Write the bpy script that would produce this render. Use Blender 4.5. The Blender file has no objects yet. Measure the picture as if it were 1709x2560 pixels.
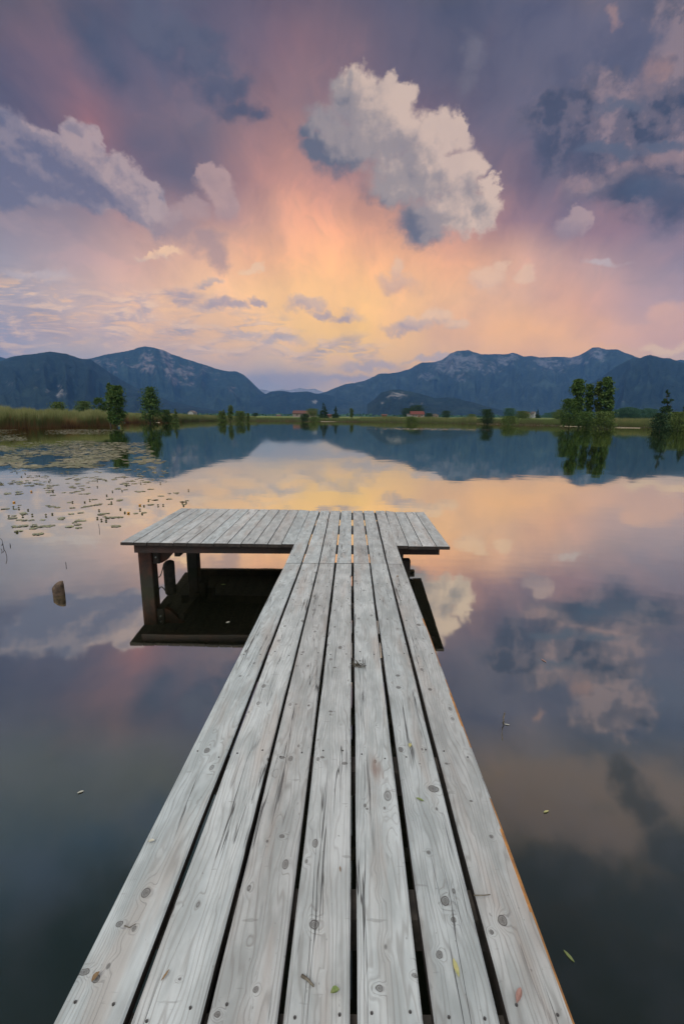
import bpy, bmesh, math, random
from mathutils import Vector, Matrix, noise
R = math.radians
sc = bpy.context.scene
COL = sc.collection
rnd = random.Random(7)

# ------------------------------------------------------------------ camera
CAM_H, PITCH, ROLL = 1.90, R(11.76), R(0.41)
cam_data = bpy.data.cameras.new("camera")
cam_data.sensor_fit = 'VERTICAL'; cam_data.sensor_height = 36; cam_data.lens = 16
cam_data.clip_start = 0.05; cam_data.clip_end = 60000
cam = bpy.data.objects.new("camera", cam_data); COL.objects.link(cam)
c_f = Vector((0, math.cos(PITCH), -math.sin(PITCH)))
c_r0 = Vector((1, 0, 0)); c_u0 = Vector((0, math.sin(PITCH), math.cos(PITCH)))
c_r = c_r0*math.cos(ROLL) + c_u0*math.sin(ROLL)
c_u = c_u0*math.cos(ROLL) - c_r0*math.sin(ROLL)
m = Matrix((c_r, c_u, -c_f)).transposed().to_4x4(); m.translation = (0, 0, CAM_H)
cam.matrix_world = m
sc.camera = cam
FPX, CX, CY = 2560*16/36, 854.5, 1280.0

def ray(x, y):
    "direction seen at a pixel of the 1709x2560 survey photograph"
    return c_f + c_r*((x-CX)/FPX) - c_u*((y-CY)/FPX)
def on_z(x, y, z=0.0):
    d = ray(x, y); t = (z-CAM_H)/d.z
    return Vector((d.x*t, d.y*t, z))
def on_plane(x, y, a, b):
    "plane z = a + b*Y"
    d = ray(x, y); t = (a-CAM_H)/(d.z-b*d.y)
    return Vector((d.x*t, d.y*t, CAM_H+d.z*t))
def at_d(x, y, D):
    "point at forward distance D"
    d = ray(x, y); t = D/d.y
    return Vector((d.x*t, D, CAM_H+d.z*t))
def sky_deg(x, y):
    d = ray(x, y).normalized()
    return math.degrees(math.asin(d.x)), math.degrees(math.atan2(d.z, d.y))

# ------------------------------------------------------------------ render
sc.render.engine = 'CYCLES'
sc.view_settings.view_transform = 'Standard'
try: sc.view_settings.look = 'None'
except Exception: pass
sc.view_settings.exposure = 0.0; sc.view_settings.gamma = 1.0
cy = sc.cycles
cy.use_denoising = True
cy.max_bounces = 6; cy.diffuse_bounces = 2; cy.glossy_bounces = 4; cy.transmission_bounces = 2
cy.volume_bounces = 0; cy.transparent_max_bounces = 8
cy.sample_clamp_indirect = 4.0; cy.caustics_reflective = False; cy.caustics_refractive = False

# ------------------------------------------------------------------ node helper
class NT:
    def __init__(s, tree): s.t = tree; s.n = tree.nodes; s.l = tree.links
    def put(s, sock, v):
        if v is None: return
        if isinstance(v, bpy.types.NodeSocket): s.l.new(v, sock)
        else:
            if sock.type == 'RGBA' and len(v) == 3: v = (*v, 1)
            sock.default_value = v
    def math(s, op, a, b=None, c=None, clamp=False):
        n = s.n.new('ShaderNodeMath'); n.operation = op; n.use_clamp = clamp
        s.put(n.inputs[0], a); s.put(n.inputs[1], b); s.put(n.inputs[2], c); return n.outputs[0]
    def vmath(s, op, a, b=None, c=None):
        n = s.n.new('ShaderNodeVectorMath'); n.operation = op
        s.put(n.inputs[0], a); s.put(n.inputs[1], b); s.put(n.inputs[2], c)
        return n.outputs['Value'] if op in ('LENGTH', 'DISTANCE', 'DOT_PRODUCT') else n.outputs[0]
    def scale(s, a, k):
        n = s.n.new('ShaderNodeVectorMath'); n.operation = 'SCALE'
        s.put(n.inputs[0], a); s.put(n.inputs['Scale'], k); return n.outputs[0]
    def sstep(s, x, a, b, lo=0.0, hi=1.0, kind='SMOOTHSTEP'):
        n = s.n.new('ShaderNodeMapRange'); n.interpolation_type = kind; n.clamp = True
        s.put(n.inputs[0], x)
        if a > b: a, b, lo, hi = b, a, hi, lo
        for i, v in enumerate((a, b, lo, hi)): n.inputs[i+1].default_value = v
        return n.outputs[0]
    def mix(s, f, a, b, mode='MIX'):
        n = s.n.new('ShaderNodeMix'); n.data_type = 'RGBA'; n.blend_type = mode
        s.put(n.inputs[0], f); s.put(n.inputs[6], a); s.put(n.inputs[7], b); return n.outputs[2]
    def noise(s, vec, scale, detail=4, rough=.5, out=0, dist=0.0):
        n = s.n.new('ShaderNodeTexNoise'); s.put(n.inputs['Vector'], vec)
        n.inputs['Scale'].default_value = scale; n.inputs['Detail'].default_value = detail
        n.inputs['Roughness'].default_value = rough; n.inputs['Distortion'].default_value = dist
        return n.outputs[out]
    def ramp(s, f, stops, interp='LINEAR'):
        n = s.n.new('ShaderNodeValToRGB'); n.color_ramp.interpolation = interp
        s.put(n.inputs[0], f); e = n.color_ramp.elements
        while len(e) < len(stops): e.new(0.5)
        for k, (p, c) in enumerate(stops): e[k].position = p
        for k, (p, c) in enumerate(stops): e[k].color = (*c, 1) if len(c) == 3 else c
        return n.outputs[0]
    def comb(s, x, y, z=0.0):
        n = s.n.new('ShaderNodeCombineXYZ'); s.put(n.inputs[0], x); s.put(n.inputs[1], y); s.put(n.inputs[2], z); return n.outputs[0]
    def sep(s, v):
        n = s.n.new('ShaderNodeSeparateXYZ'); s.put(n.inputs[0], v); return n.outputs

def lin(c):
    return tuple(((v/255+.055)/1.055)**2.4 if v > 10 else v/255/12.92 for v in c)

# ------------------------------------------------------------------ sky
SUN_EL, SUN_AZ = 52.0, 205.0      # degrees; azimuth from +Y clockwise: behind the camera
world = bpy.data.worlds.new("World"); sc.world = world; world.use_nodes = True
world.node_tree.nodes.clear()
W = NT(world.node_tree)
tc = W.n.new('ShaderNodeTexCoord').outputs['Generated']
d = W.vmath('NORMALIZE', tc)
dx, dy, dz = W.sep(d)
PHI = W.math('MULTIPLY', W.math('ARCSINE', dx), 57.29578)
THE = W.math('MULTIPLY', W.math('ARCTAN2', dz, dy), 57.29578)
P0 = W.comb(PHI, THE, 0)

# broad colours of the sky: bands by height, each band a ramp from left to right
BANDS = [  # survey y, [(survey x, sRGB)...]
 (-1700, [(0,(48,54,60)),(427,(42,48,46)),(854,(46,48,50)),(1280,(44,44,46)),(1709,(46,46,48))]),
 (-1150, [(0,(60,68,80)),(427,(50,56,54)),(854,(58,60,62)),(1280,(52,52,54)),(1709,(60,56,58))]),
 (-700, [(0,(84,90,104)),(350,(74,84,96)),(600,(76,80,78)),(854,(84,84,84)),(1200,(76,72,72)),(1400,(100,88,86)),(1709,(82,76,78))]),
 (-300, [(-200,(92,94,104)),(0,(104,104,114)),(300,(108,106,112)),(500,(96,102,112)),(700,(98,98,100)),(1000,(96,94,94)),(1250,(110,98,94)),(1500,(126,108,106)),(1709,(108,98,102))]),
 (0,   [(-200,(84,82,104)),(0,(90,84,104)),(140,(108,92,108)),(300,(92,86,110)),(420,(84,84,112)),(570,(98,88,112)),(700,(108,92,112)),(854,(96,87,110)),(1140,(84,84,110)),(1400,(96,94,122)),(1560,(104,100,126)),(1709,(82,86,114))]),
 (150, [(-200,(80,78,105)),(0,(87,82,108)),(150,(122,98,117)),(270,(98,90,115)),(420,(94,90,116)),(570,(104,94,118)),(690,(128,101,118)),(854,(112,96,116)),(1140,(92,88,112)),(1425,(100,97,122)),(1709,(88,92,120))]),
 (300, [(-200,(80,80,108)),(0,(86,84,112)),(130,(112,92,112)),(215,(146,103,114)),(350,(114,97,116)),(500,(106,98,118)),(660,(146,114,122)),(800,(134,110,122)),(1000,(124,100,118)),(1200,(106,96,118)),(1425,(98,96,120)),(1709,(90,90,118))]),
 (450, [(-200,(88,88,116)),(0,(98,94,122)),(200,(112,98,122)),(330,(122,98,116)),(450,(98,92,116)),(560,(142,112,122)),(640,(188,138,132)),(760,(200,146,134)),(1000,(166,128,132)),(1150,(136,112,126)),(1300,(112,98,120)),(1709,(98,94,118))]),
 (560, [(-200,(124,120,142)),(0,(132,124,146)),(200,(148,132,148)),(300,(164,134,142)),(430,(160,130,138)),(570,(184,144,142)),(700,(222,166,142)),(880,(234,170,138)),(1100,(204,152,138)),(1240,(156,122,134)),(1400,(132,112,134)),(1560,(140,114,134)),(1709,(118,108,134))]),
 (660, [(-200,(140,134,158)),(0,(152,144,166)),(200,(176,154,166)),(330,(200,164,162)),(500,(226,178,156)),(660,(242,184,144)),(900,(246,186,138)),(1140,(236,176,142)),(1300,(208,164,154)),(1430,(194,158,158)),(1709,(142,128,152))]),
 (750, [(-200,(160,156,178)),(0,(176,166,184)),(200,(206,180,180)),(350,(228,188,172)),(520,(244,198,160)),(720,(251,200,142)),(950,(251,198,138)),(1140,(240,188,148)),(1300,(222,176,156)),(1430,(220,168,148)),(1600,(184,154,162)),(1709,(176,152,168))]),
 (830, [(-200,(150,150,178)),(0,(166,160,186)),(200,(206,178,176)),(350,(226,188,168)),(560,(240,196,160)),(760,(252,204,132)),(900,(255,206,124)),(1080,(238,188,148)),(1300,(250,190,136)),(1480,(240,184,146)),(1600,(212,172,164)),(1709,(206,170,172))]),
 (890, [(-200,(150,156,186)),(0,(168,168,194)),(200,(196,182,188)),(400,(212,186,182)),(600,(226,192,172)),(780,(248,204,150)),(900,(254,206,134)),(1140,(244,196,148)),(1300,(250,192,140)),(1470,(248,192,142)),(1600,(232,192,164)),(1709,(240,206,174))]),
 (960, [(-200,(146,156,188)),(0,(164,172,200)),(400,(188,182,196)),(650,(186,182,200)),(780,(216,192,182)),(900,(240,200,160)),(1140,(238,196,156)),(1709,(238,200,168))]),
 (1045,[(0,(158,168,194)),(650,(170,176,198)),(1100,(200,186,186)),(1709,(210,190,180))]),
]
wn = W.noise(P0, .07, 3, .5, 1)
Pw = W.vmath('ADD', P0, W.scale(W.vmath('SUBTRACT', wn, (.5, .5, .5)), 7.0))
Pwx, Pwy, _ = W.sep(Pw)
# soft streaks falling from the clouds: stretch sideways variation upward
PF = W.sstep(Pwx, -60, 60, kind='LINEAR')
def band(spec):
    y, st = spec
    out = []
    for x, c in st:
        ph, th = sky_deg(x, y); out.append(((ph+60)/120, lin(c)))
    return W.ramp(PF, out, 'EASE' if False else 'LINEAR')
prev = band(BANDS[-1]); pth = sky_deg(854, BANDS[-1][0])[1]
for spec in reversed(BANDS[:-1]):
    th = sky_deg(854, spec[0])[1]
    prev = W.mix(W.sstep(Pwy, pth, th, kind='LINEAR'), prev, band(spec)); pth = th
sky = prev

P1 = P0
# faint shafts fanning out from the glow on the horizon
gx0, gy0 = sky_deg(880, 1750)
rx_ = W.math('SUBTRACT', PHI, gx0); ry_ = W.math('SUBTRACT', THE, gy0)
ang = W.math('ARCTAN2', ry_, rx_)
rayn = W.noise(W.comb(W.math('MULTIPLY', ang, 9.0), W.math('MULTIPLY', THE, .07), 0), 1, 3, .5)
rfade = W.math('MULTIPLY', W.sstep(THE, 5, 16), W.sstep(THE, 44, 30))
sky = W.mix(W.math('MULTIPLY', W.sstep(rayn, .48, .78, 0, .10), rfade), sky, lin((238,160,138)))
sky = W.mix(W.math('MULTIPLY', W.sstep(rayn, .52, .25, 0, .12), rfade), sky, lin((104,96,122)))
n_big = W.noise(P1, .16, 5, .55)
Pr = W.vmath('ADD', W.comb(W.math('MULTIPLY', ang, 7.5), W.math('MULTIPLY', THE, .085), 2), W.scale(W.noise(P1, .10, 3, .5, 1), 1.5))
sheet = W.noise(Pr, 1.0, 7, .60)
shf = W.math('MULTIPLY', W.sstep(THE, 5, 26, .12, 1), W.sstep(THE, 62, 50))
sky = W.mix(W.math('MULTIPLY', W.sstep(sheet, .46, .68, 0, .50), shf), sky, W.mix(1.0, sky, (.56, .62, .74), 'MULTIPLY'))
sky = W.mix(W.math('MULTIPLY', W.sstep(sheet, .48, .34, 0, .55), shf), sky, W.mix(1.0, sky, (1.42, 1.26, 1.16), 'MULTIPLY'))
nv = W.noise(P1, .26, 8, .62, 1)
Pc = W.vmath('ADD', P1, W.scale(W.vmath('SUBTRACT', nv, (.5, .5, .5)), 4.6))     # billow warp
n_f = W.noise(P1, .50, 8, .58)
n_f2 = W.noise(W.vmath('ADD', P1, (.35, .5, 0)), .50, 6, .58)
n_c = W.noise(Pc, .24, 4, .42)
n_c2 = W.noise(W.vmath('ADD', Pc, (.7, 1.0, 0)), .24, 4, .42)
rel_f = W.math('SUBTRACT', n_f, n_f2); rel_c = W.math('SUBTRACT', n_c, n_c2)
relief = W.math('MULTIPLY_ADD', rel_f, .42, rel_c)        # > 0 on sides turned to the light
NF = W.math('SUBTRACT', n_f, .5); NC = W.math('SUBTRACT', n_c, .5)

def px_r(x, y, rx, ry):
    a = sky_deg(x, y); b = sky_deg(x+rx, y); c_ = sky_deg(x, y-ry)
    return a[0], a[1], abs(b[0]-a[0]), abs(c_[1]-a[1])
def blobs(P, lst, k=.25):
    acc = None
    for bl in lst:
        x, y, rx = bl[:3]; ry = bl[3] if len(bl) > 3 else rx
        cx_, cy_, ax, ay = px_r(x, y, rx, ry)
        L = W.vmath('LENGTH', W.vmath('MULTIPLY_ADD', P, (1/ax, 1/ay, 0), (-cx_/ax, -cy_/ay, 0)))
        acc = L if acc is None else W.math('SMOOTH_MIN', acc, L, k)
    return acc
def cloud(sky, lst, P, namp, soft, lit, dark, axis, spread, opac=1.0, rel=2.0, k=.25, edge=1.0, mid=0.5):
    """axis: ((x0,y0),(x1,y1)) dark side -> lit side in survey pixels"""
    f = blobs(P, lst, k)
    f = W.math('MULTIPLY_ADD', NF, -namp, f)
    p0 = sky_deg(axis[0][0]*k_, axis[0][1]*k_); p1 = sky_deg(axis[1][0]*k_, axis[1][1]*k_)
    vx, vy = p1[0]-p0[0], p1[1]-p0[1]; L2 = vx*vx+vy*vy
    t = W.math('SUBTRACT', W.vmath('DOT_PRODUCT', P1, (vx/L2, vy/L2, 0)), (p0[0]*vx+p0[1]*vy)/L2)
    wd = W.sstep(t, 0, 1, soft*2.3, soft)          # the shaded flank frays out, the lit one is crisp
    a = W.math('DIVIDE', W.math('SUBTRACT', edge, f), wd)
    a = W.math('MULTIPLY', W.sstep(a, -.5, .5), opac)
    s_ = W.math('MULTIPLY_ADD', relief, rel, t)
    s_ = W.math('MULTIPLY_ADD', NC, spread, s_)
    col = W.ramp(s_, [(0, lin(dark)), (mid, lin(tuple((a_+b_)/2 for a_, b_ in zip(lit, dark)))), (1, lin(lit))], 'EASE')
    return W.mix(a, sky, col)
k_ = 2560/2349
def D(*l): return [tuple(v*k_ for v in b) for b in l]

# upper dark bands
sky = cloud(sky, D((215,90,50,90),(245,150,40,50)), Pc, 1.4, .9, (84,86,112), (66,74,102), ((300,300),(500,100)), .5, .75, 1.0)
sky = cloud(sky, D((350,60,60,60),(410,90,90,42),(470,140,62,42),(500,200,60,34),(545,245,44,24),(590,265,30,18)), Pc, 1.4, .8, (88,90,116), (60,68,98), ((520,330),(560,120)), .9, .85, 1.2)
sky = cloud(sky, D((390,400,60,80),(330,330,60,60)), Pw, 1.2, 1.2, (98,92,116), (90,88,112), ((300,300),(500,100)), .5, .6, 1.0)
# right bank of dark cloud
sky = cloud(sky, D((1255,265,50,44),(1300,330,70,60),(1340,290,90,80),(1440,370,120,85),(1520,300,130,120),(1570,200,90,140),(1620,100,110,80),(1570,430,130,70),(1450,430,75,48),(1640,30,120,60),(1400,230,80,50)),
            Pc, 1.2, .55, (140,122,136), (64,68,92), ((1380,480),(1640,-60)), 1.4, .92, 2.9, mid=.5, edge=1.12)
sky = cloud(sky, D((1475,210,26,26),(1500,160,30,40),(1405,40,20,16)), Pc, 1.8, 1.3, (162,130,134), (116,108,128), ((1560,260),(1600,180)), .6, .65, 1.5)
sky = cloud(sky, D((1340,420,50,24),(1440,390,60,24),(1540,365,60,26),(1560,430,60,25)), Pc, 1.6, 1.2, (160,134,142), (96,96,120), ((1500,470),(1520,360)), .8, .6, 1.6)
sky = cloud(sky, D((1400,350,80,14),(1520,335,70,16),(1420,250,60,18),(1480,445,40,22)), Pc, 1.6, 1.2, (84,92,118), (62,74,102), ((1500,470),(1520,360)), .8, .8, 1.0)
# left cumulus
sky = cloud(sky, D((-60,330,90,60),(20,345,76,66),(95,375,66,58),(160,415,58,44),(215,440,56,44),(278,432,54,52),(322,465,48,46),(362,500,34,34),(130,335,26,30),(195,330,30,46),(210,380,30,30),(60,430,90,40)),
            Pc, 1.0, .32, (172,154,166), (104,105,136), ((150,520),(290,350)), .6, .88, 2.4, mid=.55, edge=1.3)
sky = cloud(sky, D((500,430,42,34),(478,408,20,20),(514,470,30,40),(508,405,15,18),(405,490,32,26),(400,525,52,34),(478,560,36,30),(495,590,26,30),(440,480,30,20)),
            Pc, .75, .5, (182,154,160), (156,134,146), ((480,540),(520,420)), .5, .75, 1.4)
# wisps
sky = cloud(sky, D((1080,120,22,46),(1062,190,18,34)), Pc, 1.0, 1.3, (112,108,128), (102,100,122), ((1000,300),(1100,100)), .3, .7, .6)
# the big cumulus
sky = cloud(sky, D((832,232,80,64),(905,212,48,42),(792,205,42,38),(752,285,60,46),(702,292,30,26),(880,300,104,80),(1005,315,72,58),(1052,292,34,30),(800,345,84,60),(730,340,50,36),(950,400,115,84),(1062,390,46,56),(1040,480,80,66),(1110,490,42,48),(1122,440,24,28),(975,510,64,56),(900,440,54,44)),
            Pc, 1.0, .40, (204,182,180), (94,99,122), ((818,452),(955,262)), .45, .97, 1.25, k=.16, mid=.5, edge=.98)
# scattered puffs
sky = cloud(sky, D((1312,510,26,24),(1316,484,12,16),(1338,518,12,18)), Pc, 1.5, .6, (186,162,170), (150,134,152), ((1320,550),(1330,490)), .4, .6, 1.6)
sky = cloud(sky, D((905,645,42,20),(912,618,16,22),(1120,640,34,30),(1150,605,20,20),(1205,638,20,22)), Pc, .8, .7, (224,190,174), (186,156,160), ((915,670),(925,610)), .4, .7, 1.3)
sky = cloud(sky, D((575,613,28,11),(425,672,44,18),(500,695,36,13),(540,705,30,11),(705,690,36,16),(735,712,26,9),(790,722,34,11),(940,745,50,15),(1000,722,40,22),(1045,740,30,18),(590,690,20,7),(385,580,34,12),(340,590,22,9),(480,640,24,8)),
            Pc, .8, .55, (236,198,172), (164,152,174), ((800,740),(812,680)), .5, .85, 1.5)
sky = cloud(sky, D((850,838,70,12),(790,872,120,12),(1000,826,60,8),(640,880,120,18),(1385,602,44,8),(90,628,60,10),(650,775,50,9),(560,760,44,7)), Pc, .9, 1.2, (186,174,190), (156,162,190), ((800,960),(810,900)), .5, .75, 1.5)
def MIR(*l):
    out = []
    for x, y, a, b_ in l:
        d_ = ray(x*k_, y*k_); d_ = Vector((d_.x, d_.y, -d_.z)); f_ = d_.dot(c_f)
        X_ = CX+FPX*d_.dot(c_r)/f_; Y_ = CY-FPX*d_.dot(c_u)/f_
        sc2 = (1+((Y_-CY)/FPX)**2)/(1+((y*k_-CY)/FPX)**2)
        out.append((X_, Y_, a*k_*sc2**.5, b_*k_*sc2))
    return out
aboveax = ((700,-500),(900,-200))
sky = cloud(sky, MIR((1300,1800,150,70),(1440,1790,130,60),(1480,1830,120,60),(1250,1850,110,70),(1400,1900,110,60),(1190,1800,70,50)), Pc, 1.2, 1.0, (124,106,108), (90,82,86), aboveax, 1.6, .75, 3.0)
sky = cloud(sky, MIR((1420,1770,34,44),(1470,1850,46,66),(1540,1950,60,60),(1250,2010,200,60),(1500,2080,160,70)), Pc, 1.4, 1.1, (52,54,60), (36,42,50), aboveax, 1.0, .75, 1.5)
sky = cloud(sky, MIR((60,1780,160,50),(330,1780,120,50),(520,1760,80,40)), Pc, 1.2, 1.2, (118,108,112), (94,94,104), aboveax, 1.2, .7, 2.0)
sky = cloud(sky, MIR((370,1880,70,50),(240,1930,80,50),(100,2000,90,80)), Pc, 1.2, 1.1, (92,112,146), (66,82,112), aboveax, 1.0, .7, 1.5)
sky = cloud(sky, MIR((330,2030,120,80),(230,2150,140,110),(420,1960,60,50)), Pc, 1.1, 1.1, (42,48,44), (32,40,36), aboveax, 1.0, .8, 1.0)
# mottled field low on the left
Pm = W.vmath('MULTIPLY', P1, (.45, 1.5, 0))
nm = W.noise(Pm, .55, 6, .6, 0, .5)
nm2 = W.noise(W.vmath('ADD', Pm, (.25, .8, 0)), .55, 5, .6, 0, .5)
fm = blobs(Pw, D((80,730,240,90),(330,730,220,75),(520,770,160,55),(740,800,180,40),(0,690,90,40)), .3)
am = W.sstep(fm, 1.25, .45)
m_d = W.math('MULTIPLY', W.sstep(nm, .44, .60), am)
sky = W.mix(W.math('MULTIPLY', m_d, .75), sky, W.ramp(W.math('MULTIPLY_ADD', W.math('SUBTRACT', nm, nm2), 4.0, .5), [(0, lin((136,146,180))), (.5, lin((184,168,184))), (1, lin((232,200,184)))]))
m_l = W.math('MULTIPLY', W.sstep(nm, .46, .34), am)
sky = W.mix(W.math('MULTIPLY', m_l, .6), sky, lin((246,200,160)))
# right edge glowing bank and faint rays
sky = cloud(sky, D((1480,770,120,30),(1560,740,80,40),(1600,790,60,20)), Pc, .9, .7, (228,178,160), (196,160,164), ((1560,880),(1560,800)), .5, .6, 2.0)
sky = cloud(sky, D((1530,800,50,10),(1600,795,50,14)), Pc, .9, 1.0, (250,214,180), (240,200,170), ((1560,880),(1560,800)), .5, .7, 1.0)
# gentle overall mottling so that no part is perfectly smooth
sky = W.mix(W.sstep(n_big, .42, .66, 0.0, .12), sky, lin((112,106,136)))
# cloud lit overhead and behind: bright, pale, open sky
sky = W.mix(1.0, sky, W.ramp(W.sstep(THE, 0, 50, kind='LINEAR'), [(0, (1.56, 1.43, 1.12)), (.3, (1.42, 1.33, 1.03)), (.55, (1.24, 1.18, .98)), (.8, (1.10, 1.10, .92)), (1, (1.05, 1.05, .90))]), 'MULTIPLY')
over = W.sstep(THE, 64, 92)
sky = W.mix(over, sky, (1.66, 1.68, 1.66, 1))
below = W.sstep(dz, -.02, -.2)
back = W.math('MULTIPLY', W.sstep(dy, 0.05, -.5), W.sstep(dz, -.2, .0))
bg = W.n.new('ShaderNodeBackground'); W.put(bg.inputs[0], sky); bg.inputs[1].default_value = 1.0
st = W.n.new('ShaderNodeTexSky'); st.sky_type = 'NISHITA'; st.sun_disc = False
st.sun_elevation = R(SUN_EL); st.sun_rotation = R(SUN_AZ)
nb = W.n.new('ShaderNodeBackground'); W.put(nb.inputs[0], st.outputs[0]); nb.inputs[1].default_value = .05
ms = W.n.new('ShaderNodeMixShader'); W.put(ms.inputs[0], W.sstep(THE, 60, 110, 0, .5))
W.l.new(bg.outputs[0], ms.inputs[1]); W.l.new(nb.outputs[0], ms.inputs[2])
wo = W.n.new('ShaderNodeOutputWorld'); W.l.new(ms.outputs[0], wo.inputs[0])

# ------------------------------------------------------------------ sun, very soft (light through cloud)
sd = bpy.data.lights.new("sun", 'SUN'); sd.energy = 1.3; sd.angle = R(25); sd.color = (1, .96, .92)
so = bpy.data.objects.new("sun", sd); COL.objects.link(so)
sdir = Vector((math.sin(R(SUN_AZ))*math.cos(R(SUN_EL)), math.cos(R(SUN_AZ))*math.cos(R(SUN_EL)), math.sin(R(SUN_EL))))
so.rotation_euler = sdir.to_track_quat('Z', 'Y').to_euler()

# ------------------------------------------------------------------ materials
def mat(name):
    mt = bpy.data.materials.new(name); mt.use_nodes = True; mt.node_tree.nodes.clear()
    n = NT(mt.node_tree); p = n.n.new('ShaderNodeBsdfPrincipled'); o = n.n.new('ShaderNodeOutputMaterial')
    n.l.new(p.outputs[0], o.inputs[0]); return mt, n, p, o
def simple(name, col, col2=None, scale=5.0, rough=.8, bump=0.0, var=0.0):
    mt, n, p, o = mat(name)
    t = n.n.new('ShaderNodeTexCoord').outputs['Object']
    f = n.noise(t, scale, 5, .6)
    c = n.mix(n.sstep(f, .35, .65), col, col2 or tuple(v*.7 for v in col))
    if var:
        oi = n.n.new('ShaderNodeObjectInfo').outputs['Random']
        hs = n.n.new('ShaderNodeHueSaturation'); n.put(hs.inputs['Color'], c)
        n.put(hs.inputs['Value'], n.sstep(oi, 0, 1, 1-var, 1+var, 'LINEAR')); c = hs.outputs[0]
    n.put(p.inputs['Base Color'], c); p.inputs['Roughness'].default_value = rough
    if bump:
        b = n.n.new('ShaderNodeBump'); b.inputs['Strength'].default_value = bump
        n.put(b.inputs['Height'], f); n.l.new(b.outputs[0], p.inputs['Normal'])
    return mt

PB = -0.030                         # the deck falls gently towards the lake
PA = 0.592 - PB*4.66
def deck(x, y): return on_plane(x, y, PA, PB)
# the large knots one can point to in the walkway (survey px, half width, half height)
KN = []
for ox_, oy_, sc_k, lst_ in ((750, 1960, .4847, ((1043,703,27,33),(747,605,25,30),(788,702,14,17),(716,882,19,24),(985,762,12,15),(407,1050,22,22),(688,28,29,19),(985,270,11,11),(660,355,10,11),(590,985,16,15),(345,127,8,7),(880,86,9,6))),
                             (100, 1960, .4847, ((545,560,25,28),(410,720,20,19),(485,745,13,18),(290,1003,22,26),(915,1190,20,18),(1112,1058,15,20),(1415,722,28,28),(720,1005,9,9),(228,968,34,22),(1248,268,15,11),(1172,294,8,9))),
                             (450, 1560, .4464, ((150,707,17,17),(570,747,17,9),(797,746,12,8),(922,779,18,10),(1413,922,29,18),(1218,290,12,7),(1235,705,15,16),(842,488,12,6),(1398,365,12,8),(1335,4,13,7),(1222,357,16,8),(1490,780,11,7),(336,290,8,5),(896,130,11,10),(866,242,10,5)))):
    for x_, y_, a_, b_ in lst_: KN.append((ox_+x_*sc_k, oy_+y_*sc_k, a_*sc_k, b_*sc_k))
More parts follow.
